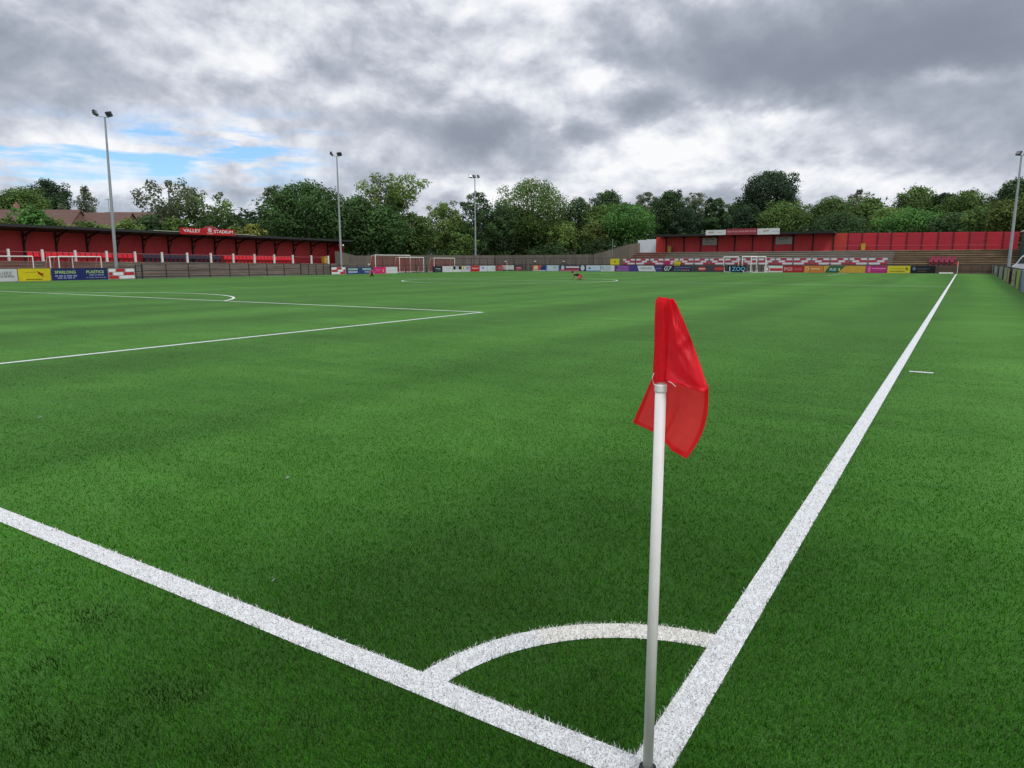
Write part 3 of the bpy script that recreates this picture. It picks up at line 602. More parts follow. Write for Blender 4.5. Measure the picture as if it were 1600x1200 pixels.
yl0, yl1 = at(211, 428, x=XB)[1], at(470, 428, x=XB)[1]
rail_fence([(XB-.08, 12), (XB-.08, yl0)], 1.08, 2.4, 'dark rail fence carrying the left hand ad boards', [1.05, .55])
rail_fence([(XB-.02, yl0+.1), (XB-.02, at(222, 428, x=XB)[1])], 1.35, .5, 'dark mesh gate panel right of the left brick pattern board', [1.3, .7, .1], name='mesh_gate', wires=.12)
rail_fence([(XB, at(223, 428, x=XB)[1]), (XB, yl1)], 1.42, 2.33, 'open dark post and rail fence in front of the left stand bank', [1.38, .78, .16], wires=0)
rail_fence([(XB, yl1+.05), (XB, at(517, 428, x=XB)[1])], 1.30, 1.15, 'dark mesh fence panels between the open rails and the second brick board', [1.27, .65, .06], name='mesh_fence', wires=.13)
rail_fence([(XB-.1, at(517, 428, x=XB)[1]), (XB-.1, YB+.1), (at(820, 420, y=YB)[0], YB+.1)], 1.15, 2.4, 'dark rail fence behind the boards around the far left corner', [1.1, .55])
rail_fence([(at(828, 420, y=YB)[0], YB+.1), (at(1500, 420, y=YB)[0], YB+.1)], 1.12, 2.4, 'dark rail fence behind the goal end boards', [1.09, .55])
rail_fence([(at(1500, 420, y=YB)[0], YB+.1), (3.75, YB+.1)], 1.15, 1.2, 'short dark fence right of the far corner flag', [1.1, .3])
rail_fence([(-69.6, 72.5), (-69.6, 106.4), (-47.5, 106.4)], 2.15, 2.5, 'tall dark mesh fence behind the boards below the trees', [2.12, 1.1, .1], name='mesh_fence', wires=.5, post=.06)
rail_fence([(3.05, 14), (3.72, YB)], 1.14, 2.2, 'dark rail fence along the right hand side of the pitch', [1.11, .62, .12], post=.08)
mb = MB(); mb.box((0, 0, .52), (.03, math.hypot(.67, YB-14), .82), rz=-math.atan2(.67, YB-14)); o = mb.build('infill_panel', M_DK); o.parent = [q for q in COL.objects if q.name.startswith('perimeter_fence')][-1]; o.location = (.67/2+.02, (YB-14)/2, 0)
def rxy(u): # point on the right fence line for a photo column
    d = ray(u, 440); a = np.array([3.05, 14]); e = np.array([3.72, YB])-a; M2 = np.array([[d[0], -e[0]], [d[1], -e[1]]]); t, s_ = np.linalg.solve(M2, a-CAM[:2]); q = a+e*s_; return (q[0]-.07, q[1])
for u0, u1, colr, lab, dec in [(1548, 1550.5, '#a8aaa8', 'narrow white board at the far end of the right fence', []), (1552.5, 1558.5, '#7c8482', 'light grey board with white letter on the right fence', [('rect', .3, .7, .25, .9, '#b4b4b4')]),
    (1561, 1566.5, '#8e9690', 'pale grey board on the right fence, third from its far end', []), (1569.5, 1574, '#9aa184', 'pale green board on the right fence beside the brown one', []), (1574.3, 1578.2, '#7c6040', 'brown and cream board on the right fence', [('rect', .45, 1, .05, .95, '#a89e8a')]),
    (1583, 1587.8, '#a89c88', 'cream board in three blocks on the right fence', [('rect', .05, .95, .30, .34, '#5a5040'), ('rect', .05, .95, .64, .68, '#5a5040')]), (1590.5, 1595.2, '#94ac50', 'lime green board near the right edge of the photo', []), (1597.5, 1606, '#8890b4', 'white board with blue rings at the right edge of the photo', [('disc', .35, .2, .2, .2, '#4a58a8'), ('rect', .0, .15, .0, 1, '#3a4a90')])]:
    board(rxy(u0), rxy(u1), .04, 1.06, 'R', colr, lab, dec, legs=False)

# ================================================================ terraces and stands
M_BANK = mat('weathered_terrace', (0.175, 0.145, 0.118), 0.95, var=0.45, scale=1.1, stretch=(0.6, 0.35, 4.0), bump=0.4, dirt=0.5)
M_STEP = mat('terrace_concrete', (0.13, 0.115, 0.095), 0.95, var=0.35, scale=1.3, stretch=(0.5, 1, 3.0), dirt=0.4)
M_STEPR = mat('brown_terrace_boards', (0.115, 0.078, 0.052), 0.95, var=0.4, scale=1.0, stretch=(0.35, 1, 5.0), dirt=0.4)
M_WALLR = mat('stand_red_sheet', (0.60, 0.050, 0.060), 0.6, var=0.16, scale=0.9, stretch=(1, 1, 0.6), dirt=0.15)
M_COL = mat('black_steel', (0.018, 0.017, 0.019), 0.6)
M_ROOF = mat('dark_roof_sheet', (0.05, 0.045, 0.045), 0.75, var=0.2)
M_WHITE = mat('white_paint', (0.72, 0.71, 0.68), 0.5, var=0.08, dirt=0.2)
M_GREY = mat('galvanised_steel', (0.33, 0.36, 0.38), 0.45, metal=0.4, var=0.08)
def corr(mb, p0, p1, zb, zt, depth, pitch):
    """trapezoid sheet between two ground points; zb, zt functions of the parameter"""
    p0, p1 = Vector((*p0, 0)), Vector((*p1, 0)); d = p1-p0; l = d.length; d.normalize(); nrm = Vector((d.y, -d.x, 0)); n_ = int(l/pitch); pr = []
    for i in range(n_):
        for f, o_ in ((0, 0), (.35, 0), (.5, 1), (.85, 1)): pr.append(((i+f)*pitch, o_*depth))
    pr.append((l, 0))
    for (a, oa), (b_, ob) in zip(pr[:-1], pr[1:]):
        A = p0+d*a+nrm*oa; B = p0+d*b_+nrm*ob; ta, tb = a/l, b_/l
        mb.face([(A.x, A.y, zb(ta)), (B.x, B.y, zb(tb)), (B.x, B.y, zt(tb)), (A.x, A.y, zt(ta))])
    A = p0-nrm*.06; B = p1-nrm*.06
    mb.face([(B.x, B.y, zb(1)), (A.x, A.y, zb(0)), (A.x, A.y, zt(0)), (B.x, B.y, zt(1))])
# ---- left stand (faces +x)
Y0, Y1 = 10.0, 71.0
tilt = lambda y: -0.0098*(y-27)
XT, XW, XR = -71.3, -75.0, -71.7
top = 1.72
def lp(q, y): return (q[0], y, q[1]+(tilt(y) if q[1] > 0.05 else 0)*min(1, q[1]/top))
prof = [(-69.7, -.05)]; ns = 6
for i in range(ns): zz = top*(i+1)/ns; xx = -69.7-(i)*(1.6/ns); prof += [(xx, zz), (xx-1.6/ns, zz)]
nosl = [[(-69.7-i*(1.6/ns)+.03, top*(i+1)/ns+.004), (-69.7-i*(1.6/ns)+.03, top*(i+1)/ns-.09), (-69.7-i*(1.6/ns)+.001, top*(i+1)/ns-.09), (-69.7-i*(1.6/ns)+.001, top*(i+1)/ns+.004)] for i in range(ns)]
prof += [(-77, top), (-77, -.05)]
mb = MB().prism(prof, Y0, Y1, lp); mb.cur = 1
for q in nosl: mb.prism(q, Y0, Y1, lp)
tag(mb.build('terrace_bank', [M_BANK, mat('terrace_nosing', (0.21, 0.175, 0.14), .95, var=.6, scale=.7, stretch=(1, .5, 3), dirt=.8)]), 'weathered stepped concrete bank below the left stand', 'terrace')
st = empty('covered_stand', (XW, Y0, 0), label='long low stand with dark roof and dull red back wall on the left', cat='stand'); so_ = (XW, Y0, 0)
def S(p): return (p[0]-XW, p[1]-Y0, p[2])
wb = MB(); corr(wb, (0, Y1-Y0), (0, 0), lambda t: top+tilt(lerp(Y1, Y0, t))-.02, lambda t: 4.62+tilt(lerp(Y1, Y0, t)), -0.05, 0.30)
wb.build('back_wall', M_WALLR, st)
MB().box((0.9, Y1-Y0-0.03, 2.9), (1.8, .06, 2.5)).build('end_wall', M_WALLR, st)
rb = MB()
def rp(q, y): return (q[0]-XW, y-Y0, q[1]+tilt(y))
rb.prism([(XR, 4.92), (XR, 4.80), (XW-.3, 4.52), (XW-.3, 4.64)], Y0, Y1+.3, rp)
rb.build('roof', M_ROOF, st)
fb_ = MB(); fb_.prism([(XR+.05, 5.0), (XR+.05, 4.76), (XR+.003, 4.76), (XR+.003, 5.0)], Y0, Y1+.3, rp); fb_.build('fascia', mat('fascia_grey', (0.03, 0.03, 0.032), 0.6), st)
gt = MB(); gt.prism([(XR+.14, 5.06), (XR+.14, 4.98), (XR+.052, 4.96), (XR+.052, 5.06)], at(240, 370, x=XR)[1], at(400, 370, x=XR)[1], rp); gt.build('gutter', mat('pale_gutter', (0.32, 0.34, 0.28), 0.7), st)
cy = [at(u, 395, x=XW+.3)[1] for u in (40, 90.6, 138.7, 184.8, 226, 265.8, 303, 338, 371.5, 402.8, 432, 460.4, 487.6, 513.4)]; cy = [cy[0]-2.93*k for k in (5, 4, 3, 2, 1)]+cy
c0 = None
for y in cy:
    if y < Y0+.5: continue
    if c0 is None:
        b = MB(); b.box((0, 0, 1.5), (.14, .16, 3.0)); b.bar((0, 0, 2.35), (2.6, 0, 3.02), .12, .14); b.bar((0, 0, 1.4), (.9, 0, 2.6), .07, .07); c0 = b.build('column', M_COL, st); c_ = c0
    else: c_ = c0.copy(); COL.objects.link(c_); c_.parent = st
    c_.location = (.12, y-Y0, 1.70+tilt(y))
# barrier of white posts with a thin rail
br = empty('crowd_barrier', (XT, Y0, 0), label='row of white concrete posts with a thin rail along the left terrace edge', cat='barrier')
py_ = [at(u, 395, x=XT)[1] for u in (13, 66, 117.3, 166.2, 210.6, 252.6, 292, 329, 364, 397, 428, 457, 486, 512.5)]; py_ = [py_[0]-2.85*k for k in (4, 3, 2, 1)]+py_
p0_ = None
for y in py_:
    if p0_ is None: p0_ = MB().box((0, 0, .52), (.17, .18, 1.2)).build('post', M_WHITE, br); c_ = p0_
    else: c_ = p0_.copy(); COL.objects.link(c_); c_.parent = br
    c_.location = (0, y-Y0, 1.66+tilt(y))
rb = MB(); rb.tube([(0, py_[0]-Y0, 2.55+tilt(py_[0])), (0, py_[-1]-Y0, 2.55+tilt(py_[-1]))], .03, 6); rb.build('rail', mat('red_tube', (0.35, 0.1, 0.1), 0.5), br)
# seats
def seat_mesh(name, m):
    b = MB(); b.box((0, 0, .42), (.40, .43, .05)); M_ = Matrix.Rotation(math.radians(-12), 3, 'Y'); b.box((-.22, 0, .66), (.05, .43, .46), M=M_); b.box((-.02, 0, .2), (.06, .30, .40)); return b
M_SR = mat('seat_red', (0.62, 0.02, 0.035), 0.4, var=.15, scale=8); M_SN = mat('seat_navy', (0.03, 0.03, 0.055), 0.4, var=.15, scale=8)
def seat_run(u0, u1, m, lab, grp, x=-72.1, dz=0.0):
    ya, yb = at(u0, 400, x=x)[1], at(u1, 400, x=x)[1]; n_ = int((yb-ya)/.52); first = None
    for i in range(n_):
        y = ya+(i+.5)*.52
        if first is None: first = seat_mesh('s', m).build('plastic_seat', m); o = first
        else: o = first.copy(); COL.objects.link(o)
        o.location = (x, y, top+tilt(y)+dz); tag(o, '%s %s' % (ORD[i], lab), 'seat', grp)
seat_run(44, 222, M_SR, 'red seat from the left in the left hand run of red seats', 'red seats, left run')
seat_run(224, 349, M_SN, 'navy seat from the left in the middle run of seats', 'navy seats, middle run')
seat_run(351, 464, M_SR, 'red seat from the left in the right hand run of red seats', 'red seats, right run')
# stadium sign on the roof
sy0, sy1 = at(281, 365, x=-71.4)[1], at(367, 365, x=-71.4)[1]
sg = board((-71.4, sy0), (-71.4, sy1), 4.80, 5.50, 'L', '#c81e26', 'red VALLEY STADIUM sign with white letters and arched top on the left stand roof', [('text', 'VALLEY', .21, .58, .30, .50, '#f6eef0'), ('text', 'STADIUM', .78, .58, .36, .50, '#f6eef0'), ('script', .36, .42, .1, .03, '#c81e26')], name='stadium_sign', group=None, cat='sign', legs=False)
w_ = sy1-sy0; b = MB(); b.face([(.75*math.cos(t*PI/12)*1.1, -.02, .30*math.sin(t*PI/12)+.0) for t in range(13)]); b.face([(.75*math.cos(t*PI/12)*1.1, .02, .30*math.sin(t*PI/12)+.0) for t in range(13)]); o = b.build('arch', cm('#b04a52'), sg); o.location = (.2, 0, 5.50)
b = MB(); b.face([(.26*math.cos(t*PI/8), -.034, 0.26*math.sin(t*PI/8)) for t in range(16)]); o = b.build('crest', cm('#e8c4cc'), sg); o.location = (.2, 0, 5.36)
text_mesh('TOWN', .75, .2, cm('#f6eef0'), sg, (.2, -.045, 4.98)); sg.location.z = tilt(48)-.02
# yellow bin in the left stand
def bin_(loc, colr, lab, s=1.0):
    r = empty('litter_bin', loc, label=lab, cat='bin'); m = cm(colr)
    b = MB(); n_ = len(b.v); b.prism([(-.28, -.28), (.28, -.28), (.28, .28), (-.28, .28)], 0, 1, lambda q, t: (q[0]*(.86+.14*t)*s, q[1]*(.86+.14*t)*s, .08+.84*t*s)); b.build('body', m, r)
    MB().box((0, 0, .96*s), (.62*s, .62*s, .07)).build('lid', m, r); b = MB()
    for sx_ in (-.2, .2): b.tube([(sx_*s-.02, .2, .07), (sx_*s+.02, .2, .07)], .07, 10)
    b.build('wheel', M_COL, r)
p = at(507, 409, x=-72.6); bin_((p[0], p[1], top+tilt(p[1])), '#d8b040', 'yellow wheeled bin at the far end of the left stand')

# ---- far end: terrace, stand, red fence
ZT = 3.02
def tp(q, x): return (x, q[0], q[1])
tx0, tx1 = at(975, 400, y=106)[0], 9.2
pr = [(104.9, -.05), (104.9, .98), (105.9, .98)]; nst = 7
for i in range(nst): z_ = .98+(ZT-.98)*(i+1)/nst; yy = 105.9+i*.74; pr += [(yy, z_), (yy+.74, z_)]
pr += [(113.5, ZT), (113.5, -.05)]
xm = at(1395, 400, y=107)[0]; xl = at(1040, 395, y=109)[0]
def fart(x0, x1, ms_):
    mb = MB().prism(pr, x0, x1, tp); mb.cur = 1
    for i in range(nst): z_ = .98+(ZT-.98)*(i+1)/nst; yy = 105.9+i*.74; mb.prism([(yy-.03, z_+.004), (yy-.03, z_-.08), (yy-.001, z_-.08), (yy-.001, z_+.004)], x0, x1, tp)
    return mb.build('terrace_steps', ms_)
tag(fart(xl, xm, [M_STEP, mat('step_edge', (0.36, 0.32, 0.26), .95, var=.4, scale=.8, stretch=(.5, 1, 1), dirt=.6)]), 'grey concrete terrace steps below the far stand', 'terrace')
tag(fart(tx0, xl-.003, [mat('brick_terrace', (0.13, 0.055, 0.04), .95, var=.4, scale=1.5, stretch=(.5, 1, 4)), mat('brick_edge', (0.24, 0.17, 0.13), .95, var=.4, scale=1)]), 'reddish brick steps left of the far stand', 'terrace')
tag(fart(xm+.003, tx1, [M_STEPR, mat('board_edge', (0.27, 0.205, 0.125), .95, var=.7, scale=.6, stretch=(.6, 1, 1), dirt=.6)]), 'brown weathered terrace steps in front of the bright red fence', 'terrace')
yw = 112.0
fx0, fx1 = at(1041, 385, y=yw)[0], at(1302, 385, y=yw)[0]
fs = empty('covered_stand', (fx0, yw, 0), label='covered stand with dull red wall and dark roof behind the far goal', cat='stand')
wb = MB(); corr(wb, (0, 0), (fx1-fx0, 0), lambda t: ZT-.02, lambda t: 5.55, 0.05, 0.30); wb.build('back_wall', M_WALLR, fs)
hz = 5.72
rb = MB(); rb.prism([(-2.6, hz+.06), (-2.6, hz-.14), (.35, hz-.22), (.35, hz-.02)], -1.0, fx1-fx0+.3, lambda q, x: (x, q[0], q[1])); rb.build('roof', M_ROOF, fs)
MB().box(((fx1-fx0)/2-.35, -2.635, hz-.05), (fx1-fx0+1.2, .05, .34)).build('fascia', M_COL, fs)
c0 = None
for u in (1041, 1069, 1095, 1121, 1148, 1176, 1208, 1239, 1270, 1302):
    x = at(u, 385, y=yw)[0]-fx0
    if c0 is None: b = MB(); b.box((0, 0, 1.3), (.16, .14, 2.6)); b.bar((0, 0, 2.2), (0, -2.4, 2.62), .12, .12); c0 = b.build('column', M_COL, fs); c_ = c0
    else: c_ = c0.copy(); COL.objects.link(c_); c_.parent = fs
    c_.location = (x, -.14, ZT)
def Wb(u0, u1, v0, v1, colr, lab, dec, y=yw-.32, **k):
    a, b_ = at(u0, v1, y=y), at(u1, v1, y=y); return board((a[0], y), (b_[0], y), a[2], at(u0, v0, y=y)[2], 'F', colr, lab, dec, legs=False, group='signs on the far stand', cat='sign', name='wall_sign', **k)
Wb(1097.5, 1120, 372.3, 383.2, '#c3b8bc', 'small pale sign hung on the red wall left of centre of the far stand', [('text', 'R.JOW', .5, .76, .62, .26, '#4a1c28', .2), ('rect', .1, .9, .12, .5, '#b3a8ac')])
Wb(1211.5, 1237.5, 370.3, 381.8, '#c3b8bc', 'small pale sign hung on the red wall toward the right end of the far stand', [('text', 'R.JOW', .5, .72, .58, .30, '#3a1420', .2), ('rect', .12, .7, .15, .4, '#b3a8ac')])
yr = yw-2.72
Wb(1102.5, 1134, 359.8, 367.6, '#e4e4e6', 'left white sign on the roof edge of the far stand', [('text', 'R.JOW', .28, .5, .28, .42, '#7a3030', .2), ('script', .55, .85, .5, .14, '#b8bcc4')], y=yr)
Wb(1134.6, 1182.5, 357.8, 367.4, '#9a3a46', 'maroon sign with pale lettering in the middle of the far stand roof', [('script', .03, .97, .55, .26, '#c88890'), ('script', .05, .95, .22, .1, '#a85058')], y=yr)
Wb(1183, 1218, 357.2, 366.6, '#e6e6e8', 'right white sign on the roof edge of the far stand', [('text', 'R.JOW', .40, .56, .28, .42, '#a0502c', .2), ('script', .04, .16, .45, .12, '#b8bcc4'), ('script', .68, .96, .5, .2, '#c8ccd4')], y=yr)
# white and orange sheets left of the stand
a, b_ = at(996.5, 385, y=yw)[0], at(1010, 385, y=yw)[0]
def sheet(x0, x1, z0, z1, m, lab, cat='panel', name='metal_panel', y=yw, grp='sheet panels beside the far stand'):
    mb = MB(); corr(mb, (0, 0), (x1-x0-.02, 0), lambda t: z0, lambda t: z1, .03, .25); o = mb.build(name, m); o.location = (x0, y, 0); tag(o, lab, cat, grp); return o
M_WS = mat('white_sheet', (0.62, 0.66, 0.70), .5, var=.08)
sheet(a, b_, ZT-.1, 5.1, M_WS, 'left white metal sheet of the pair beside the far stand')
sheet(b_, at(1025, 385, y=yw)[0], ZT-.1, 5.2, M_WS, 'right white metal sheet of the pair beside the far stand')
sheet(at(1025.3, 385, y=yw)[0], fx0-.1, ZT-.1, 5.5, mat('orange_red_sheet', (0.62, 0.045, 0.03), .5, var=.08), 'bright orange red sheet between the white sheets and the far stand')
p = at(1046.5, 393, y=yw-.7); bin_((p[0], p[1], ZT), '#c8a848', 'yellow bin at the left end of the far stand')
p = at(1348.5, 390, y=yw-.6); bin_((p[0], p[1], ZT), '#d8b040', 'yellow bin in front of the bright red fence')
p = at(1042, 414, y=104.2); bin_((p[0], p[1], .15), '#c8327a', 'pink bin in front of the brick pattern banners', 1.5)
p = at(1058, 414, y=104.2); bin_((p[0], p[1], .3), '#e0d83c', 'yellow bin in front of the brick pattern banners', 1.4)
# red boundary fence, each bay a panel
rf = empty('boundary_fence', (fx1, yw, 0), label='bright red boarded fence along the top of the far right terrace', cat='fence')
ru = [1303, 1326, 1348, 1372, 1394, 1418, 1442, 1467, 1491, 1516, 1542, 1569, 1594]; vt_ = [364.5, 364.3, 364, 363.8, 363.6, 363.3, 363.1, 362.8, 362.5, 362.3, 362, 362, 362]; vb_ = [392]*8+[392, 392.5, 393, 396, 401]
M_RF = [mat('fence_red_%s' % n_, c_, .5, var=.12, scale=.8, stretch=(.3, 1, 5), dirt=.1) for n_, c_ in (('a', (0.47, 0.026, 0.040)), ('b', (0.41, 0.026, 0.045)), ('c', (0.52, 0.05, 0.035)))]
for i in range(len(ru)-1):
    A, B = at(ru[i], vt_[i], y=yw), at(ru[i+1], vt_[i+1], y=yw); zb0, zb1 = at(ru[i], vb_[i]+1.5, y=yw)[2], at(ru[i+1], vb_[i+1]+1.5, y=yw)[2]
    mb = MB(); nbd = 11; x0, x1 = A[0]-fx1+.05, B[0]-fx1-.05
    for k in range(nbd):
        za0, za1 = lerp(zb0, A[2], k/nbd), lerp(zb0, A[2], (k+1)/nbd)-.015; zc0, zc1 = lerp(zb1, B[2], k/nbd), lerp(zb1, B[2], (k+1)/nbd)-.015; yo = -.012 if k % 2 else 0
        mb.face([(x0, yo, za0), (x1, yo, zc0), (x1, yo, zc1), (x0, yo, za1)]); mb.face([(x0, yo, za1), (x1, yo, zc1), (x1, yo+.03, zc1), (x0, yo+.03, za1)])
    mb.face([(x0, .04, zb0), (x1, .04, zb1), (x1, .04, B[2]), (x0, .04, A[2])])
    mb.build('fence_panel', M_RF[2 if i == 0 else i % 2], rf)
    MB().box((x0-.05, -.03, (zb0+A[2])/2), (.12, .12, A[2]-zb0)).build('post', mat('dark_red_post', (0.10, 0.012, 0.018), .6), rf)
mb = MB(); mb.tube([(0, -.6, ZT+.75), (fx1*0+at(1560, 390, y=yw)[0]-fx1, -.6, ZT+.6)], .025, 6); mb.build('handrail', mat('red_tube', (0.35, 0.1, 0.1), 0.5), rf)
# red seats standing on the right hand terrace
first = None
for r_ in range(2):
    for i in range(5):
        x = lerp(at(1451, 405, y=105.9)[0], at(1495, 405, y=105.9)[0], (i+.5+.3*r_)/5.3); 
        if first is None: first = seat_mesh('s', M_SR).build('plastic_seat', mat('seat_faded_red', (0.26, 0.035, 0.07), .5)); o = first
        else: o = first.copy(); COL.objects.link(o)
        o.location = (x, 105.55+r_*.72, .98+r_*.29); o.rotation_euler = (0, 0, -PI/2+.12*math.sin(i*2.3+r_)); tag(o, '%s faded red seat from the left in the %s, far right terrace' % (ORD[i], 'front row' if r_ == 0 else 'back row'), 'seat', 'faded red seats, %s' % ('front row' if r_ == 0 else 'back row'))
# boarded fence closing the far left
M_BF = mat('grey_brown_boards', (0.155, 0.135, 0.11), .95, var=.3, scale=1.2, stretch=(1.5, 1.5, .2), dirt=.3)
bf = [(at(530, 391, x=-72.5), None), (at(562, 400, x=-72.3), None)]
def plank_fence(pts, lab):
    fe = empty('boarded_fence', (pts[0][0], pts[0][1], 0), label=lab, cat='fence'); X0, Y0_ = pts[0][:2]
    for (xa, ya, za), (xb, yb, zb) in zip(pts[:-1], pts[1:]):
        mb = MB(); l = math.hypot(xb-xa, yb-ya); n_ = max(2, int(l/.24)); rz = math.atan2(yb-ya, xb-xa); rr_ = random.Random(3)
        for i in range(n_):
            t = (i+.5)/n_; z_ = lerp(za, zb, t)+rr_.uniform(-.02, .02); mb.box((lerp(xa, xb, t)-X0, lerp(ya, yb, t)-Y0_+(.012 if i % 2 else 0), z_/2), (.225, .03, z_), rz=rz)
        mb.build('fence_boards', M_BF, fe)
        mb = MB(); 
        for f in (.25, .8): mb.bar((xa-X0, ya-Y0_+.05, za*f), (xb-X0, yb-Y0_+.05, zb*f), .06, .08)
        mb.build('rail', M_BF, fe)
plank_fence([(-72.5, 68.6, 3.1), (-72.2, 72.2, 2.45), (-72.2, 90, 2.6), (-72.2, 107.6, 2.72)], 'grey brown boarded fence running on from the left stand')
plank_fence([(-72.1, 107.7, 2.72), (-60, 107.7, 2.75), (-52.3, 107.7, 2.75)], 'grey boarded fence below the trees behind the far left boards')
plank_fence([(-52.2, 107.7, 2.75), (-46.4, 109.6, 4.45), (-45.2, 110.8, 4.6)], 'boarded fence sloping up beside the brick steps')
# small white plates on the fence
for u, lab in ((790, 'left'), (836, 'middle'), (880.5, 'right')):
    p = at(u, 408.5, y=107.55); b = MB(); b.box((0, 0, 0), (.42, .05, .2)); b.box((0, -.035, 0), (.30, .03, .13)); o = b.build('wall_plate', M_WHITE); o.location = p; tag(o, '%s of three small white plates on the grey boarded fence' % lab, 'plate', 'white plates on the boarded fence')
p = at(576.5, 413.5, x=-70.2); b = MB(); b.box((0, 0, 0), (.05, .4, .3)); b.box((.03, 0, 0), (.02, .3, .2)); o = b.build('wall_plate', M_WHITE); o.location = p; tag(o, 'small white plate left of the full size goal', 'plate')

# ================================================================ goals
M_NET = bpy.data.materials.new('red_net'); M_NET.use_nodes = True; nt = M_NET.node_tree; b = nt.nodes['Principled BSDF']; b.inputs['Base Color'].default_value = (0.42, 0.05, 0.05, 1)
tr = nt.nodes.new('ShaderNodeBsdfTransparent'); ms = nt.nodes.new('ShaderNodeMixShader'); ms.inputs[0].default_value = 0.34; nt.links.new(tr.outputs[0], ms.inputs[1]); nt.links.new(b.outputs[0], ms.inputs[2]); nt.links.new(ms.outputs[0], nt.nodes['Material Output'].inputs[0])
GOAL = MB()
def goal(loc, rz, w, h, lab, td=.7, bd=1.5, grp='portable white goals', r=.05, net=True):
    """mouth in the local xz plane facing -y, net towards +y"""
    g = empty('football_goal', loc, rz, label=lab, cat='goal', group=grp)
    for s_ in (-1, 1): MB().tube([(s_*w/2, 0, 0), (s_*w/2, 0, h)], r, 8).build('goalpost', M_WHITE, g)
    MB().tube([(-w/2, 0, h), (w/2, 0, h)], r, 8).build('crossbar', M_WHITE, g); b = MB()
    for s_ in (-1, 1): b.tube([(s_*w/2, 0, h), (s_*w/2, td, h-.03), (s_*w/2, bd, .05), (s_*w/2, 0, .05)], r*.62, 6)
    b.tube([(-w/2, bd, .05), (w/2, bd, .05)], r*.62, 6); b.tube([(-w/2, td, h-.03), (w/2, td, h-.03)], r*.5, 6); b.build('rear_frame', M_WHITE, g)
    if net:
        n_ = MB(); n_.face([(-w/2, 0, h-.01), (w/2, 0, h-.01), (w/2, td, h-.04), (-w/2, td, h-.04)]); n_.face([(-w/2, td, h-.04), (w/2, td, h-.04), (w/2, bd, .06), (-w/2, bd, .06)])
        for s_ in (-1, 1): n_.face([(s_*w/2, 0, .05), (s_*w/2, 0, h), (s_*w/2, td, h-.04), (s_*w/2, bd, .06)])
        n_.build('net', M_NET, g)
    return g
HP = PI/2
goal((-67.7, 26.0, 0), HP, 5.3, 2.08, 'white goal with red net behind the yellow board at far left')
goal((-67.7, 32.6, 0), HP, 3.7, 2.08, 'white goal with red net behind the left half of the navy board')
goal((-68.2, 31.2, 0), HP, 1.9, 2.05, 'narrow white goal nested in the goal behind the navy board', td=.5, bd=1.2)
ga, gb_ = at(584, 410, x=-68.3)[1], at(640, 410, x=-68.3)[1]
goal((-68.3, (ga+gb_)/2+.25, 0), HP, 7.4, 2.5, 'full size white goal behind the pink and plain white boards', bd=1.25, r=.06)
ga, gb_ = at(624.5, 420, x=-67.0)[1], at(662, 420, x=-67.0)[1]
goal((-67.0, (ga+gb_)/2, 0.1), HP, gb_-ga, 2.1, 'middle white goal standing in the gap between the boards', bd=1.1)
ga, gb_ = at(678.5, 420, x=-68.3)[1], at(710.5, 420, x=-68.3)[1]
goal((-68.3, (ga+gb_)/2, 0), HP, gb_-ga, 2.12, 'white goal behind the black swoosh board, furthest right of the left group', bd=1.1)
# match goal at the far end and small goals stacked at the boards
def px(u, y): return at(u, 420, y=y)[0]
goal((px(1184, 102.3), 102.4, 0.0), PI+.42, 2.0, 2.2, 'front white goal frame lying against the far boards right of ZOO', td=.1, bd=1.15, grp='white goal frames stacked at the far boards', net=False)
goal((px(1142, 104.2), 104.1, 0.0), PI+.42, 2.1, 2.2, 'white goal frame behind the black ZOO board', td=.1, bd=1.15, grp='white goal frames stacked at the far boards', net=False)
goal((px(1170, 104.2), 104.3, 0.0), PI+.42, 2.0, 2.25, 'white goal frame behind and between the other two goal frames', td=.1, bd=1.15, grp='white goal frames stacked at the far boards', net=False)
b = MB(); b.box((0, 0, .06), (px(1490, 102.6)-px(1468, 102.6), .16, .12)); b.box((0, .0, .14), (1.5, .1, .04)); o = b.build('goal_weight', M_WHITE); o.location = ((px(1490, 102.6)+px(1468, 102.6))/2, 102.5, 0.004); tag(o, 'low white bar lying on the turf left of the far corner flag', 'bar')

# ================================================================ floodlights
def mast(P, h, heads, lab, rz=0.0, r0=.13, hs=.62):
    f = empty('floodlight_mast', P, rz, label=lab, cat='floodlight', group='grey floodlight masts')
    MB().tube([(0, 0, 0), (0, 0, h*.45), (0, 0, h)], [r0, r0*.8, r0*.45], 12).build('pole', M_GREY, f)
    MB().box((0, 0, .12), (.5, .5, .24)).build('base_plate', M_GREY, f)
    n_ = len(heads); MB().tube([(min(q[0] for q in heads), 0, h), (max(q[0] for q in heads), 0, h)], .045, 8).build('crossarm', M_GREY, f)
    for (x, yaw_, tilt_) in heads:
        M_ = Matrix.Rotation(yaw_, 3, 'Z')@Matrix.Rotation(tilt_, 3, 'X'); b = MB(); b.cur = 0
        b.box((0, 0, 0), (hs, .22, hs*.75), M=M_); b.box(tuple(M_@Vector((0, .16, 0))), (hs*.45, .12, hs*.4), M=M_)
        o = b.build('lamp_head', mat('lamp_housing', (0.05, 0.055, 0.06), .5), f); o.location = (x, 0, h+hs*.45)
        g = MB().box(tuple(M_@Vector((0, -.118, 0))), (hs*.86, .012, hs*.62), M=M_).build('lens', mat('lamp_glass', (0.16, 0.17, 0.18), .15, spec=.6), o)
    return f
def mast_at(u, vtop, ub, vb, x=None, y=None, **k):
    P = at(ub, vb, x=x, y=y); d_ = math.hypot(P[0]-CAM[0], P[1]-CAM[1]); top_ = at(u, vtop, dist=d_)[2]; return mast((P[0], P[1], 0), top_, **k)
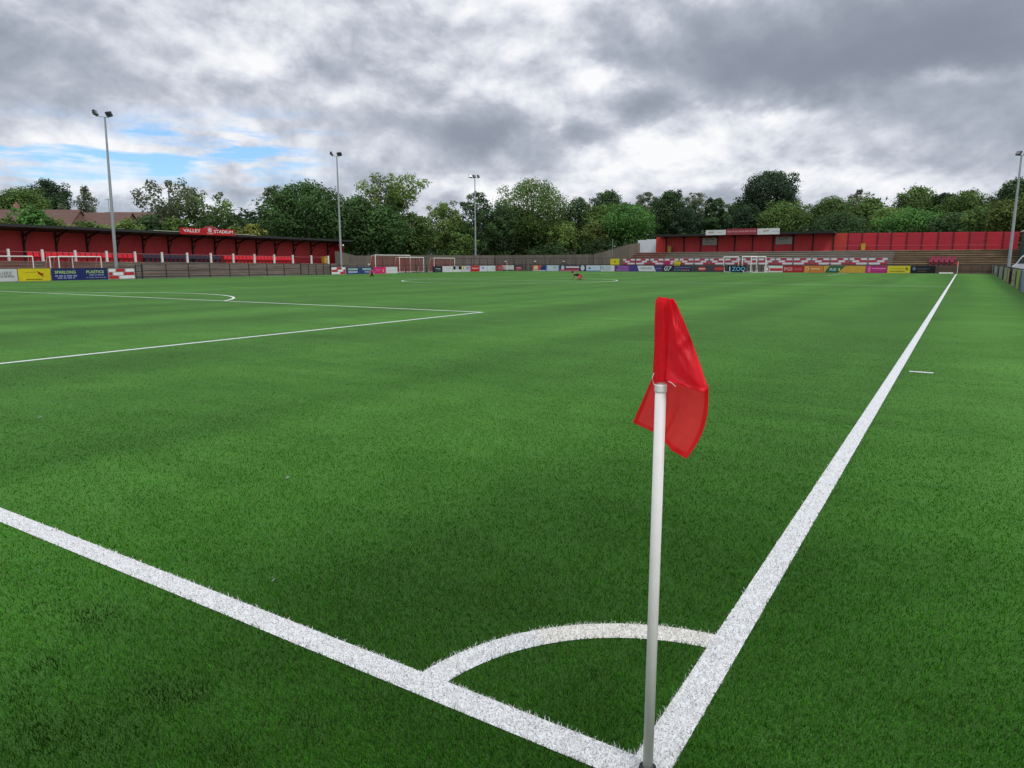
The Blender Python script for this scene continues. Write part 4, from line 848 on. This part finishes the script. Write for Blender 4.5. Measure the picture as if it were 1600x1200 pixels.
m1 = mast_at(164.5, 183, 182, 425, x=-68.9, heads=[(-.75, 1.15, -.45), (.35, 2.2, -.5)], lab='tall grey floodlight mast with two lamps in front of the left stand', rz=1.1, r0=.17)
bpy.context.view_layer.update(); tl_ = Matrix.Rotation(math.radians(1.15), 4, Vector((0, 0, 1)).cross(Vector((RT[0], RT[1], 0)).normalized())); m1.rotation_euler = (tl_.to_3x3()@m1.rotation_euler.to_matrix()).to_euler()   # mast tilted slightly right to bring its top to its image coordinates
mast_at(528, 244, 533.5, 418, x=-70.6, heads=[(-.65, 1.2, -.4), (.35, 2.4, -.5)], lab='grey floodlight mast with two lamps at the far end of the left stand', rz=1.0, r0=.17)
mast_at(743.5, 278, 743.3, 416, y=105.6, heads=[(-.8, .3, -.4), (-.1, .9, -.4), (.65, 1.2, -.4)], lab='grey floodlight mast with three lamps standing before the trees', rz=.55, r0=.17)
mast_at(1592.5, 243, 1576.5, 412, y=104.6, heads=[(-.3, -.6, -.5), (.45, -1.0, -.5)], lab='grey floodlight mast at the right edge of the photo', rz=-.2, r0=.20)
# lamp on the end of the left stand
p = at(536, 383, x=-71.0); b = MB(); b.bar((0, -.8, 0), (0, 0, 0), .04); b.tube([(0, 0, -.14), (0, 0, -.02), (0, 0, .12)], [.10, .14, .04], 10); o = b.build('dome_lamp', M_WHITE); o.location = p; tag(o, 'small white dome lamp at the end of the left stand roof', 'lamp')
p = at(957, 385, y=108.6); b = MB(); b.tube([(0, 0, -4.0), (0, 0, 1.2)], .04, 6); b.bar((0, 0, 0), (.35, 0, 0), .03); b.tube([(.38, 0, -.12), (.38, 0, 0), (.38, 0, .1)], [.1, .14, .04], 10); o = b.build('camera_pole', M_GREY); o.location = p; tag(o, 'thin pole with a small white dome camera beside the sloping fence', 'pole')

# ================================================================ vehicle and shed at the right
M_VAN = mat('van_silver', (0.55, 0.58, 0.60), .3, var=.04, spec=.5); M_GLS = mat('tinted_glass', (0.03, 0.05, 0.06), .08, spec=.8, var=.02)
P = at(1582.5, 412, dist=78.0); v_ = empty('van', (P[0], P[1], 0), math.radians(-8), label='silver white van parked beyond the right hand fence', cat='van')
pr = [(0.05, .45), (0, .75), (.04, 1.12), (.28, 1.28), (.66, 1.95), (.95, 2.12), (4.9, 2.16), (5.05, 2.0), (5.1, .5), (4.9, .38), (.2, .36)]
b = MB(); b.prism(pr, -.95, .95, lambda q, y: (q[0], y, q[1])); o = b.build('body', M_VAN, v_); bv = o.modifiers.new('round', 'BEVEL'); bv.width = .09; bv.segments = 3
MB().face([(.31, -.80, 1.34), (.31, .80, 1.34), (.64, .74, 1.92), (.64, -.74, 1.92)]).build('windscreen', M_GLS, v_).location = (-.03, 0, .03)
MB().face([(.42, -.962, 1.32), (1.15, -.962, 1.32), (1.15, -.962, 1.9), (.74, -.962, 1.9)]).build('side_window', M_GLS, v_)
for x in (.95, 4.1):
    for s_ in (-1, 1):
        w_ = MB().tube([(x, s_*.80, .34), (x, s_*.98, .34)], .34, 18).build('wheel', M_COL, v_); MB().tube([(x, s_*.985, .34), (x, s_*.99, .34)], .2, 14).build('rim', M_GREY, w_)
for s_ in (-1, 1): MB().box((.06, s_*.68, .86), (.1, .34, .18)).build('headlight', mat('headlight_lens', (.6, .62, .65), .1), v_)
MB().box((3.4, -.965, 1.35), (1.0, .01, .3)).build('red_stripe', cm('#b02030'), v_)
P = at(1592.5, 400, dist=112.0); zt = at(1592.5, 362.5, dist=112.0)[2]
sh = empty('equipment_shed', (P[0], P[1]-4, 0), label='dark green shed with pale roof edge at the right edge of the photo', cat='shed')
MB().box((3.0, 2.0, zt/2), (6, 4, zt-.1)).build('wall', mat('dark_teal', (0.012, 0.05, 0.055), .5), sh); MB().box((3.0, 2.0, zt), (6.3, 4.3, .12)).build('roof', M_WHITE, sh)
MB().box((1.4, -.03, 1.1), (1.2, .05, 2.1)).build('door', M_COL, sh)
#@@PART3@@
# ================================================================ houses beyond the left stand
M_BRK = mat('house_brick', (0.30, 0.17, 0.12), .9, var=.2, scale=2); M_TILE = mat('brown_roof_tiles', (0.115, 0.066, 0.055), .9, var=.22, scale=1.0, stretch=(1, 1, 3)); M_PANE = mat('window_pane', (0.05, 0.06, 0.07), .1, spec=.6)
def house(u, v, ln_, dist, lab, rz=math.radians(36), dp=8.0, rise=3.0, chim=True, aer=False):
    P = at(u, v, dist=dist); zr = P[2]; g0 = hill(P[0], P[1])-.3; h = empty('house', (P[0], P[1], g0), rz, label=lab, cat='house', group='brick houses behind the left stand'); ze = zr-rise-g0; H = zr-g0
    b = MB(); b.box((0, 0, ze/2), (ln_, dp, ze))
    for s_ in (-1, 1): x = s_*ln_/2; x2 = x-s_*.25; b.prism([(-dp/2, ze), (dp/2, ze), (0, H-.12)], x, x2, lambda q, t: (t, q[0], q[1]))
    b.build('wall', M_BRK, h); b = MB()
    for s_ in (-1, 1): b.prism([(0, H), (s_*(dp/2+.35), ze-.22), (s_*(dp/2+.35), ze-.36), (0, H-.15)], -ln_/2-.2, ln_/2+.2, lambda q, t: (t, q[0], q[1]))
    rf_ = b.build('roof', M_TILE, h)
    if chim: b = MB().box((-ln_*.28, .4, H+.15), (.6, .6, 1.3)); b.tube([(-ln_*.28, .4, H+.8), (-ln_*.28, .4, H+1.1)], .13, 8); b.build('chimney', M_BRK, rf_)
    if aer: b = MB(); b.bar((ln_*.2, 0, H-.2), (ln_*.2, 0, H+2.0), .04); b.bar((ln_*.2-.5, 0, H+1.85), (ln_*.2+.5, 0, H+1.85), .03); [b.bar((ln_*.2-.4+.2*k, -.3, H+1.85), (ln_*.2-.4+.2*k, .3, H+1.85), .02) for k in range(5)]; b.build('aerial', M_COL, h)
    for k in range(3):
        for zz in (1.5, 4.0):
            if zz+.8 > ze: continue
            fr = MB().box((-ln_*.3+k*ln_*.3, -dp/2-.03, zz), (1.3, .08, 1.2)).build('window', M_WHITE, h); MB().box((-ln_*.3+k*ln_*.3, -dp/2-.08, zz), (1.1, .03, 1.0)).build('pane', M_PANE, fr)
    b = MB().box((ln_/2+.02, -1.2, ze-.5), (.05, .9, .9)).build('window', M_WHITE, h); MB().box((ln_/2+.06, -1.2, ze-.5), (.03, .7, .7)).build('pane', M_PANE, b)
    return h
house(2, 336, 9, 128, 'brown roofed house at the far left edge of the photo', chim=False)
house(60, 327.5, 11.5, 126, 'longest brown roofed brick house, behind the round bush above the left stand', aer=False)
house(148, 332, 10.5, 124, 'brown roofed brick house left of the near floodlight mast', chim=False, aer=True)
house(212, 331.5, 9, 130, 'brown roofed brick house half hidden by the airy tree', chim=False, aer=True)

# ================================================================ trees
def leaf_mat(name, k=1.0):
    m = bpy.data.materials.new(name); m.use_nodes = True; nt = m.node_tree; b = nt.nodes['Principled BSDF']; a = nt.nodes.new('ShaderNodeAttribute'); a.attribute_name = 'tint'
    nt.links.new(a.outputs['Color'], b.inputs['Base Color']); b.inputs['Roughness'].default_value = .75; b.inputs['Specular IOR Level'].default_value = .08
    t = nt.nodes.new('ShaderNodeBsdfTranslucent'); nt.links.new(a.outputs['Color'], t.inputs[0]); ms = nt.nodes.new('ShaderNodeMixShader'); ms.inputs[0].default_value = .3
    nt.links.new(b.outputs[0], ms.inputs[1]); nt.links.new(t.outputs[0], ms.inputs[2]); nt.links.new(ms.outputs[0], nt.nodes['Material Output'].inputs[0]); return m
M_LEAF = leaf_mat('tree_leaves'); M_BARK = mat('bark', (0.10, 0.085, 0.065), .95, var=.3, scale=3)
GREENS = dict(mid=(0.107, 0.177, 0.049), dark=(0.067, 0.120, 0.046), deep=(0.046, 0.083, 0.041), light=(0.152, 0.232, 0.061), fresh=(0.098, 0.226, 0.055), olive=(0.130, 0.175, 0.050), yellow=(0.244, 0.275, 0.067), grey=(0.152, 0.183, 0.104), blue=(0.066, 0.132, 0.042))
def leaves(centers, radii, cnt, size, colr, r_, flat=0.9, fuzz=.25):
    """leaf quads through a set of lobes; returns verts, tints"""
    vol = radii**2.2; k = r_.choice(len(radii), cnt, p=vol/vol.sum()); d = r_.normal(size=(cnt, 3)); d /= np.linalg.norm(d, axis=1)[:, None]
    d[:, 2] = np.abs(d[:, 2])*np.where(r_.random(cnt) < .7, 1, -1); rr = radii[k]*(0.45+0.55*r_.random(cnt)**.7)*(1+fuzz*1.6*(r_.random(cnt)**3))
    c_ = centers[k]+d*rr[:, None]*np.array([1, 1, flat]); nrm = d+r_.normal(size=(cnt, 3))*.38; nrm[:, 2] += .35; nrm /= np.linalg.norm(nrm, axis=1)[:, None]
    a = np.cross(nrm, r_.normal(size=(cnt, 3))); a /= np.linalg.norm(a, axis=1)[:, None]; b = np.cross(nrm, a); s_ = size*(.6+.8*r_.random(cnt))[:, None]; dr = nrm*s_*.18
    V_ = np.stack([c_-a*s_*.5, c_-b*s_*.34-dr, c_+a*s_*.5-dr, c_+b*s_*.34], 1).reshape(-1, 3)
    lobe_t = r_.uniform(.66, 1.32, len(radii))[k][:, None]; t = np.array(colr)*lobe_t*(.84+.32*r_.random((cnt, 1))); t = t*(1+np.c_[r_.normal(0, .10, cnt), np.zeros(cnt), r_.normal(0, .10, cnt)])
    return V_, np.repeat(np.clip(t, .004, .6), 4, axis=0)
NTREE = [0]
def tree(u, vt, hw, dist, colr, lab, vb=None, sparse=1.0, nl=26, name='tree', leaf=.34, flat=.85, shape='round', cat='tree', grp='trees around the ground', ivy=False, trunk=True, lobe=.34, base=None):
    NTREE[0] += 1; r_ = np.random.default_rng(100+NTREE[0]); P = at(u, vt, dist=dist); x, y = P[0], P[1]; g0 = hill(x, y)-.1 if base is None else base; H = P[2]-g0; R = 1.2*hw*depth(P)/FPX; nl = int(nl*1.7) if sparse > .65 else nl; lobe = lobe*1.05 if sparse > .65 else lobe
    zb = (at(u, vb, dist=dist)[2]-g0) if vb else H*.12
    zb = max(zb, .2); o = empty(name, (x, y, g0), label=lab, cat=cat, group=grp); ch = H-zb; cen = []; rad = []
    for i in range(nl):
        t = (i+.5)/nl; ph = i*2.399+r_.uniform(-.4, .4)
        if shape == 'round': prof = math.sqrt(max(0.03, 1-(2*t-0.92)**2/1.3)); 
        elif shape == 'cone': prof = (1-t)**.7*1.0+.12
        elif shape == 'column': prof = .9 if t < .75 else .9-(t-.75)*2.2
        elif shape == 'spread': prof = .35+.75*math.sin(min(1, t*1.15)*PI*.62) if t < .85 else .75
        elif shape == 'bush': prof = math.sqrt(max(.05, 1-t*t*.85))
        lr = R*lobe*r_.uniform(.7, 1.25)*(1.0 if t < .8 else .8); q = max(0, R*prof-lr*.85)*(r_.uniform(.35, 1.0)**.5)
        cen.append((q*math.cos(ph), q*math.sin(ph), zb+lr*flat*.8+(ch-lr*flat*1.75)*t)); rad.append(lr)
    for i in range(9 if shape in ('round', 'bush') else 0):
        t = r_.uniform(.35, .97); ph = r_.uniform(0, 2*PI); prof = math.sqrt(max(0.03, 1-(2*t-0.92)**2/1.3)); lr = R*r_.uniform(.12, .20); q = R*prof*r_.uniform(.82, 1.06)
        cen.append((q*math.cos(ph), q*math.sin(ph), zb+ch*t*r_.uniform(.95, 1.02))); rad.append(lr)
    cen.append((0, 0, H-R*lobe*.62)); rad.append(R*lobe*.6)
    cen, rad = np.array(cen), np.array(rad); cnt = int(min(21000, 6.0*sparse*2*R*ch/(leaf*leaf*.34))); cnt = max(cnt, 500)
    V_, T_ = leaves(cen, rad, cnt, leaf, GREENS[colr], r_, flat); npmesh('crown', V_, np.arange(len(V_)).reshape(-1, 4), M_LEAF, T_, parent=o)
    if trunk:
        tb = MB(); tr_ = max(.12, R*.055); tb.tube([(0, 0, -.2), (.1*r_.normal(), .1*r_.normal(), zb+.25*ch), (.2*r_.normal(), .2*r_.normal(), zb+.75*ch)], [tr_*1.3, tr_*.85, tr_*.25], 8)
        for q in r_.choice(len(rad), min(9, len(rad)), replace=False):
            z0_ = zb+.1*ch+.35*ch*r_.random(); e = cen[q]; tb.tube([(0, 0, z0_), (e[0]*.5, e[1]*.5, max(z0_, z0_*.5+e[2]*.5)), tuple(e)], [tr_*.5, tr_*.3, tr_*.1], 6)
        tb.build('trunk', M_BARK, o)
    if ivy:
        n_ = 12; cc = np.array([(r_.normal()*.35, r_.normal()*.35, zb*.2+(zb+.45*ch)*k/n_) for k in range(n_)]+[(1.6*k/5, .0, zb+ch*.12*k/5+1) for k in range(5)]); V_, T_ = leaves(cc, np.full(len(cc), 1.0), 2600, .36, GREENS['deep'], r_); npmesh('ivy', V_, np.arange(len(V_)).reshape(-1, 4), M_LEAF, T_, parent=o)
    return o
BUSH = dict(name='bush', cat='bush', grp='bushes around the ground', shape='bush', trunk=False, nl=16)
# behind the houses, left
tree(72, 279, 30, 175, 'deep', 'dark rounded tree rising behind the houses at far left')
tree(30, 291, 38, 165, 'mid', 'broad mid green tree at the left edge behind the houses')
tree(-20, 300, 40, 165, 'mid', 'green tree cut by the left edge of the photo')
tree(96, 318, 12, 150, 'grey', 'small pale tree beside the gable behind the longest house', sparse=.5)
tree(132, 289, 16, 148, 'grey', 'slender birch standing alone above the house roofs', sparse=.42, nl=16, lobe=.42, shape='column', flat=1.1)
tree(262, 279, 44, 112, 'grey', 'airy spreading tree left of the stadium sign', vb=350, sparse=.30, nl=30, lobe=.22, shape='spread')
tree(316, 296, 40, 114, 'mid', 'loose spreading tree directly above the stadium sign', vb=362, sparse=.36, nl=26, lobe=.24, shape='spread')
tree(366, 334, 22, 120, 'dark', 'small dark round tree right of the stadium sign', nl=14)
tree(392, 349, 22, 104, 'yellow', 'yellow green bush above the right part of the left stand roof', **BUSH)
tree(362, 352, 16, 103, 'light', 'light green bush just right of the stadium sign', **BUSH)
tree(50, 322, 30, 100, 'fresh', 'bright green bush in front of the longest house roof', **BUSH)
tree(84, 341, 26, 100, 'light', 'low green bush right of the bright bush by the long house', **BUSH)
tree(10, 340, 30, 100, 'olive', 'low olive bush above the stand roof at the left edge', **BUSH)
tree(140, 345, 34, 100, 'mid', 'low hedge like bush left of the near floodlight mast', **BUSH)
tree(195, 345, 34, 100, 'light', 'low hedge like bush right of the near floodlight mast', **BUSH)
tree(232, 333, 30, 104, 'dark', 'dark bush at the foot of the airy spreading tree', **BUSH)
tree(272, 338, 30, 104, 'mid', 'green bush behind the left end of the stadium sign', **BUSH)
tree(315, 345, 30, 103, 'dark', 'dark green bush behind the right end of the stadium sign', **BUSH)
# big group right of the gap
tree(478, 281, 64, 108, 'blue', 'largest dense dark green tree behind the far end of the left stand', nl=44, lobe=.28, vb=395)
tree(428, 288, 18, 112, 'grey', 'thin pale branches on the left flank of the largest dark tree', sparse=.35, nl=12, shape='spread', vb=330)
tree(556, 304, 40, 112, 'blue', 'dark tree right of the second floodlight mast', nl=30, vb=398)
tree(612, 268, 46, 120, 'light', 'tall airy ash tree with an ivy covered trunk', vb=338, sparse=.36, nl=30, lobe=.24, shape='spread', ivy=True)
tree(596, 318, 40, 114, 'blue', 'dense green tree below the airy ash', nl=26, vb=402)
tree(642, 330, 34, 122, 'mid', 'mid green tree right of the airy ash', nl=22, vb=402)
tree(692, 314, 30, 138, 'light', 'soft light green tree between the airy ash and the third mast', sparse=.6, nl=20, vb=395)
tree(744, 298, 30, 142, 'dark', 'open dark tree directly behind the third floodlight mast', sparse=.5, nl=22, lobe=.28, vb=395)
tree(712, 345, 26, 136, 'mid', 'rounded green tree left of the third floodlight mast', **BUSH)
tree(832, 277, 58, 150, 'mid', 'broad tall tree with a rounded top right of the third mast', nl=44, lobe=.26, vb=388)
tree(786, 318, 30, 146, 'dark', 'dark tree filling the gap left of the broad rounded tree', nl=20, vb=395)
tree(826, 330, 22, 146, 'mid', 'young tree with a bare pale trunk in front of the broad rounded tree', vb=374, nl=14, shape='column', lobe=.4)
tree(905, 306, 26, 152, 'dark', 'dark feathery tree right of the broad rounded tree', sparse=.7, nl=20, vb=385)
tree(952, 296, 30, 155, 'dark', 'dark topped tree in the middle of the tree line', nl=24, vb=385)
tree(940, 318, 34, 150, 'mid', 'mid green tree below the dark topped tree', nl=24, vb=392)
tree(984, 316, 38, 145, 'fresh', 'bright green rounded tree left of the far stand', nl=30, vb=385)
tree(880, 343, 26, 146, 'light', 'light green bush under the dark feathery tree', **BUSH)
tree(925, 345, 22, 146, 'olive', 'yellowish small tree in the undergrowth left of centre', **BUSH)
tree(950, 340, 18, 145, 'olive', 'yellowish small tree in the undergrowth left of the bright green tree', **BUSH)
tree(1009, 299, 18, 158, 'grey', 'narrow pale tree showing above the bright green tree', sparse=.6, nl=14, vb=350)
tree(1047, 296, 28, 150, 'dark', 'rounded dark tree above the left end of the far stand', nl=24, vb=375)
tree(1092, 300, 18, 156, 'grey', 'thin pale tree with see through top above the far stand', sparse=.38, nl=14, vb=350)
tree(1120, 308, 20, 150, 'dark', 'dark tree right of the thin pale tree', nl=16, vb=372)
tree(1075, 322, 24, 146, 'deep', 'very dark tree between two taller ones above the far stand', nl=16, vb=378)
tree(1154, 314, 24, 152, 'mid', 'mid green tree left of the tallest dark tree', nl=16, vb=372)
tree(1204, 266, 44, 150, 'deep', 'tallest dark broad tree above the far stand', nl=40, lobe=.26, vb=350, base=3)
tree(1170, 320, 34, 146, 'deep', 'dark foliage mass left below the tallest dark tree', nl=20, vb=375)
tree(1226, 315, 40, 142, 'mid', 'green rounded tree in front of the tallest dark tree', nl=26, vb=378)
tree(1300, 305, 34, 150, 'mid', 'rounded tree right of the bright gap in the clouds', nl=24, vb=378)
tree(1312, 330, 40, 142, 'dark', 'dark lower tree above the left end of the bright red fence', nl=24, vb=380)
tree(1344, 294, 20, 155, 'grey', 'sparse topped tree rising above its neighbours at right', sparse=.45, nl=16, vb=345)
tree(1362, 306, 26, 150, 'mid', 'mid green tree behind the yellow bin and red fence', nl=20, vb=378)
tree(1392, 322, 30, 144, 'light', 'light green tree between two rounded trees above the red fence', nl=20, vb=380)
tree(1436, 289, 36, 152, 'mid', 'rounded tree with highest top above the middle of the red fence', nl=28, vb=370)
tree(1428, 325, 46, 140, 'fresh', 'wide low green tree behind the middle of the red fence', nl=28, vb=380)
tree(1480, 300, 24, 150, 'deep', 'dark tree second from the last rounded tops at right', nl=18, vb=375)
tree(1512, 296, 34, 146, 'mid', 'rounded green tree toward the right end of the red fence', nl=26, vb=376)
tree(1492, 330, 34, 138, 'dark', 'dark lower foliage behind the right half of the red fence', nl=22, vb=380)
tree(1545, 318, 34, 134, 'mid', 'green tree left of the right hand floodlight mast', nl=22, vb=378)
tree(1592, 277, 30, 136, 'dark', 'dark tree behind the right hand floodlight mast', nl=22, vb=350)
tree(1582, 309, 34, 128, 'olive', 'olive yellow tree beside the right hand floodlight mast', nl=26, vb=376)
tree(1630, 290, 40, 128, 'mid', 'green tree cut by the right edge of the photo', nl=20)
# undergrowth: one continuous mass below the trees
r_ = np.random.default_rng(5); cc = []; rd = []
for i in range(420):
    t = i/420
    if i < 90: x = r_.uniform(-92, -78); y = r_.uniform(66, 112)
    else: x = -92+(i-90)/330*125; y = r_.uniform(116.5, 131)
    g0 = hill(x, y); h_ = r_.uniform(.6, 4.6); cc.append((x, y, g0+h_*.6)); rd.append(r_.uniform(1.0, 2.3))
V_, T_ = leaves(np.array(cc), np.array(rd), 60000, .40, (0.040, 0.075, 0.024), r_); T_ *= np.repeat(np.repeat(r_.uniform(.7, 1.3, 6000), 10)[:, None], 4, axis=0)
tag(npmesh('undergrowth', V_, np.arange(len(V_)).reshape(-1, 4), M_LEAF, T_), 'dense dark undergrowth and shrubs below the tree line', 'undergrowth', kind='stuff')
cc = []; rd = []
for i in range(900): x = -150+i*.3; y = 165+10*math.sin(i*.05)+r_.uniform(-6, 6)+(0 if x > -70 else (x+70)*.9); cc.append((x, y, hill(x, y)+r_.uniform(.5, 6.5))); rd.append(r_.uniform(2.2, 3.8))
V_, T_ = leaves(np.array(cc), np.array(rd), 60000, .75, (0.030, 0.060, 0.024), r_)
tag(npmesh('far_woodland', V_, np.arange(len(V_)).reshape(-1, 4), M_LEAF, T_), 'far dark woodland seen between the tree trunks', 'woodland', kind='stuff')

# ================================================================ people
def skin(name, J, E_, m, parent, sub=2):
    me = bpy.data.meshes.new(name); keys = list(J); me.from_pydata([J[k][:3] for k in keys], [(keys.index(a), keys.index(b_)) for a, b_ in E_], []); me.materials.append(m)
    o = bpy.data.objects.new(name, me); COL.objects.link(o); o.parent = parent; md = o.modifiers.new('skin', 'SKIN'); md.use_smooth_shade = True
    if not me.skin_vertices: me.attributes  # the modifier adds the layer
    lay = me.skin_vertices[0].data if me.skin_vertices else None
    for k, vv in zip(keys, lay): vv.radius = (J[k][3], J[k][3]); vv.use_root = k == 'pelvis'
    s_ = o.modifiers.new('sub', 'SUBSURF'); s_.levels = sub; s_.render_levels = sub; return o
M_SKIN = mat('skin', (0.32, 0.17, 0.11), .6, var=.05); M_BLK = mat('black_cloth', (0.012, 0.012, 0.014), .8); M_PNK = mat('pink_cloth', (0.60, 0.10, 0.12), .8); M_MAG = mat('magenta_cloth', (0.35, 0.04, 0.16), .8); M_HAIR = mat('dark_hair', (0.015, 0.011, 0.008), .7); M_WH = mat('white_sole', (.6, .6, .6), .6)
def person(loc, rz, lab, J, shirt, short, mats):
    p = empty('person', loc, rz, label=lab, cat='person'); E_ = [('pelvis', 'belly'), ('belly', 'chest'), ('chest', 'neck'), ('neck', 'jaw'), ('jaw', 'skull')]
    for s_ in 'lr': E_ += [('chest', 'sh'+s_), ('sh'+s_, 'el'+s_), ('el'+s_, 'wr'+s_), ('wr'+s_, 'ha'+s_), ('pelvis', 'hi'+s_), ('hi'+s_, 'kn'+s_), ('kn'+s_, 'an'+s_), ('an'+s_, 'to'+s_)]
    skin('body', J, E_, M_SKIN, p)
    g = lambda ks, dr: {k: (*J[k][:3], J[k][3]+dr) for k in ks}
    t = g(['pelvis', 'belly', 'chest', 'shl', 'shr'], .022)
    for s_ in 'lr': a, b_ = np.array(J['sh'+s_][:3]), np.array(J['el'+s_][:3]); t['sl'+s_] = (*(a*.3+b_*.7), .065)
    skin('shirt', t, [('pelvis', 'belly'), ('belly', 'chest'), ('chest', 'shl'), ('chest', 'shr'), ('shl', 'sll'), ('shr', 'slr')], mats[0], p)
    t = g(['pelvis', 'hil', 'hir'], .032)
    for s_ in 'lr': a, b_ = np.array(J['hi'+s_][:3]), np.array(J['kn'+s_][:3]); t['th'+s_] = (*(a*.2+b_*.8), .095)
    skin('shorts', t, [('pelvis', 'hil'), ('pelvis', 'hir'), ('hil', 'thl'), ('hir', 'thr')], mats[1], p)
    for s_ in 'lr':
        t = g(['an'+s_, 'to'+s_], .018); t['pelvis'] = t.pop('an'+s_); skin('boot', t, [('pelvis', 'to'+s_)], M_BLK, p, 1)
        t = {'pelvis': (*(np.array(J['kn'+s_][:3])*.55+np.array(J['an'+s_][:3])*.45), .062), 'q': (*J['an'+s_][:3], .05)}; skin('sock', t, [('pelvis', 'q')], mats[2], p, 1)
    h = np.array(J['skull'][:3]); V_, Q = grid(lambda s, t: tuple(h+np.array([.108*math.cos(s*2*PI)*math.sin(t*PI*.55), .098*math.sin(s*2*PI)*math.sin(t*PI*.55), .03+.115*math.cos(t*PI*.55)])), 14, 7); npmesh('hair', V_, Q, M_HAIR, parent=p)
    return p
def sym(d):
    o = {}
    for k, v in d.items():
        if k.endswith('_'): o[k[:-1]+'l'] = (v[0], v[1], v[2], v[3]); o[k[:-1]+'r'] = (v[0], -v[1], v[2], v[3])
        else: o[k] = v
    return o
J = sym(dict(pelvis=(.24, 0, .36, .125), belly=(.06, 0, .43, .115), chest=(-.16, 0, .50, .13), neck=(-.30, 0, .54, .058), jaw=(-.38, 0, .56, .075), skull=(-.41, 0, .62, .095),
    sh_=(-.20, .17, .49, .06), el_=(-.34, .21, .26, .045), wr_=(-.44, .18, .08, .032), ha_=(-.52, .18, .03, .03), hi_=(.24, .09, .33, .09), kn_=(-.02, .14, .08, .06), an_=(.38, .12, .07, .042), to_=(.44, .12, .03, .03)))
P = at(902, 437.5, z=0); az_ = math.atan2(P[0]-CAM[0], P[1]-CAM[1])
person((P[0], P[1], 0), -az_, 'person in black top and pinkish shorts stretching on hands and knees in the centre circle', J, 0, 0, (M_BLK, M_PNK, M_BLK))
J = sym(dict(pelvis=(0, .05, .28, .125), belly=(0, .0, .44, .115), chest=(0, -.10, .60, .13), neck=(0, -.15, .71, .058), jaw=(0, -.19, .76, .075), skull=(0, -.19, .83, .095),
    sh_=(.17, -.10, .59, .06), el_=(.22, -.28, .38, .045), wr_=(.14, -.40, .22, .032), ha_=(.12, -.44, .14, .03), hi_=(.09, .02, .26, .09), kn_=(.16, -.34, .40, .06), an_=(.14, -.06, .07, .042), to_=(.16, -.24, .03, .03)))
for k in list(J):
    if k[-1] == 'r' and k[:-1] in ('sh', 'el', 'wr', 'ha', 'hi', 'kn', 'an', 'to'): v = J[k[:-1]+'l']; J[k] = (-v[0], v[1], v[2], v[3])
P = at(581.5, 432.5, z=0)
person((P[0], P[1], 0), math.radians(40), 'person in magenta top crouching by the left touchline in front of the pink board', J, 0, 0, (M_MAG, M_BLK, M_BLK))
# scraps on the turf
def scrap(u, v, s_, lab, colr=(.5, .5, .48)):
    p = at(u, v, z=.014); b = MB(); b.face([(-s_, -s_*.2, 0), (s_*.7, -s_*.4, .012), (s_, s_*.5, .022), (-.2*s_, s_*.5, .008)]); b.face([(-.4*s_, -s_*.3, .02), (s_*.2, -s_*.2, .03), (s_*.3, s_*.5, .012), (-.3*s_, s_*.3, .02)]); o = b.build('litter_scrap', mat('scrap_white', colr, .8)); o.location = p; tag(o, lab, 'litter')
scrap(449, 748, .022, 'small pale scrap of litter lying on open turf left of centre'); scrap(62, 653, .035, 'thin pale scrap on the turf inside the penalty area at left')
scrap(427, 909, .012, 'tiny brown leaf on the turf above the goal line', (.16, .12, .05))
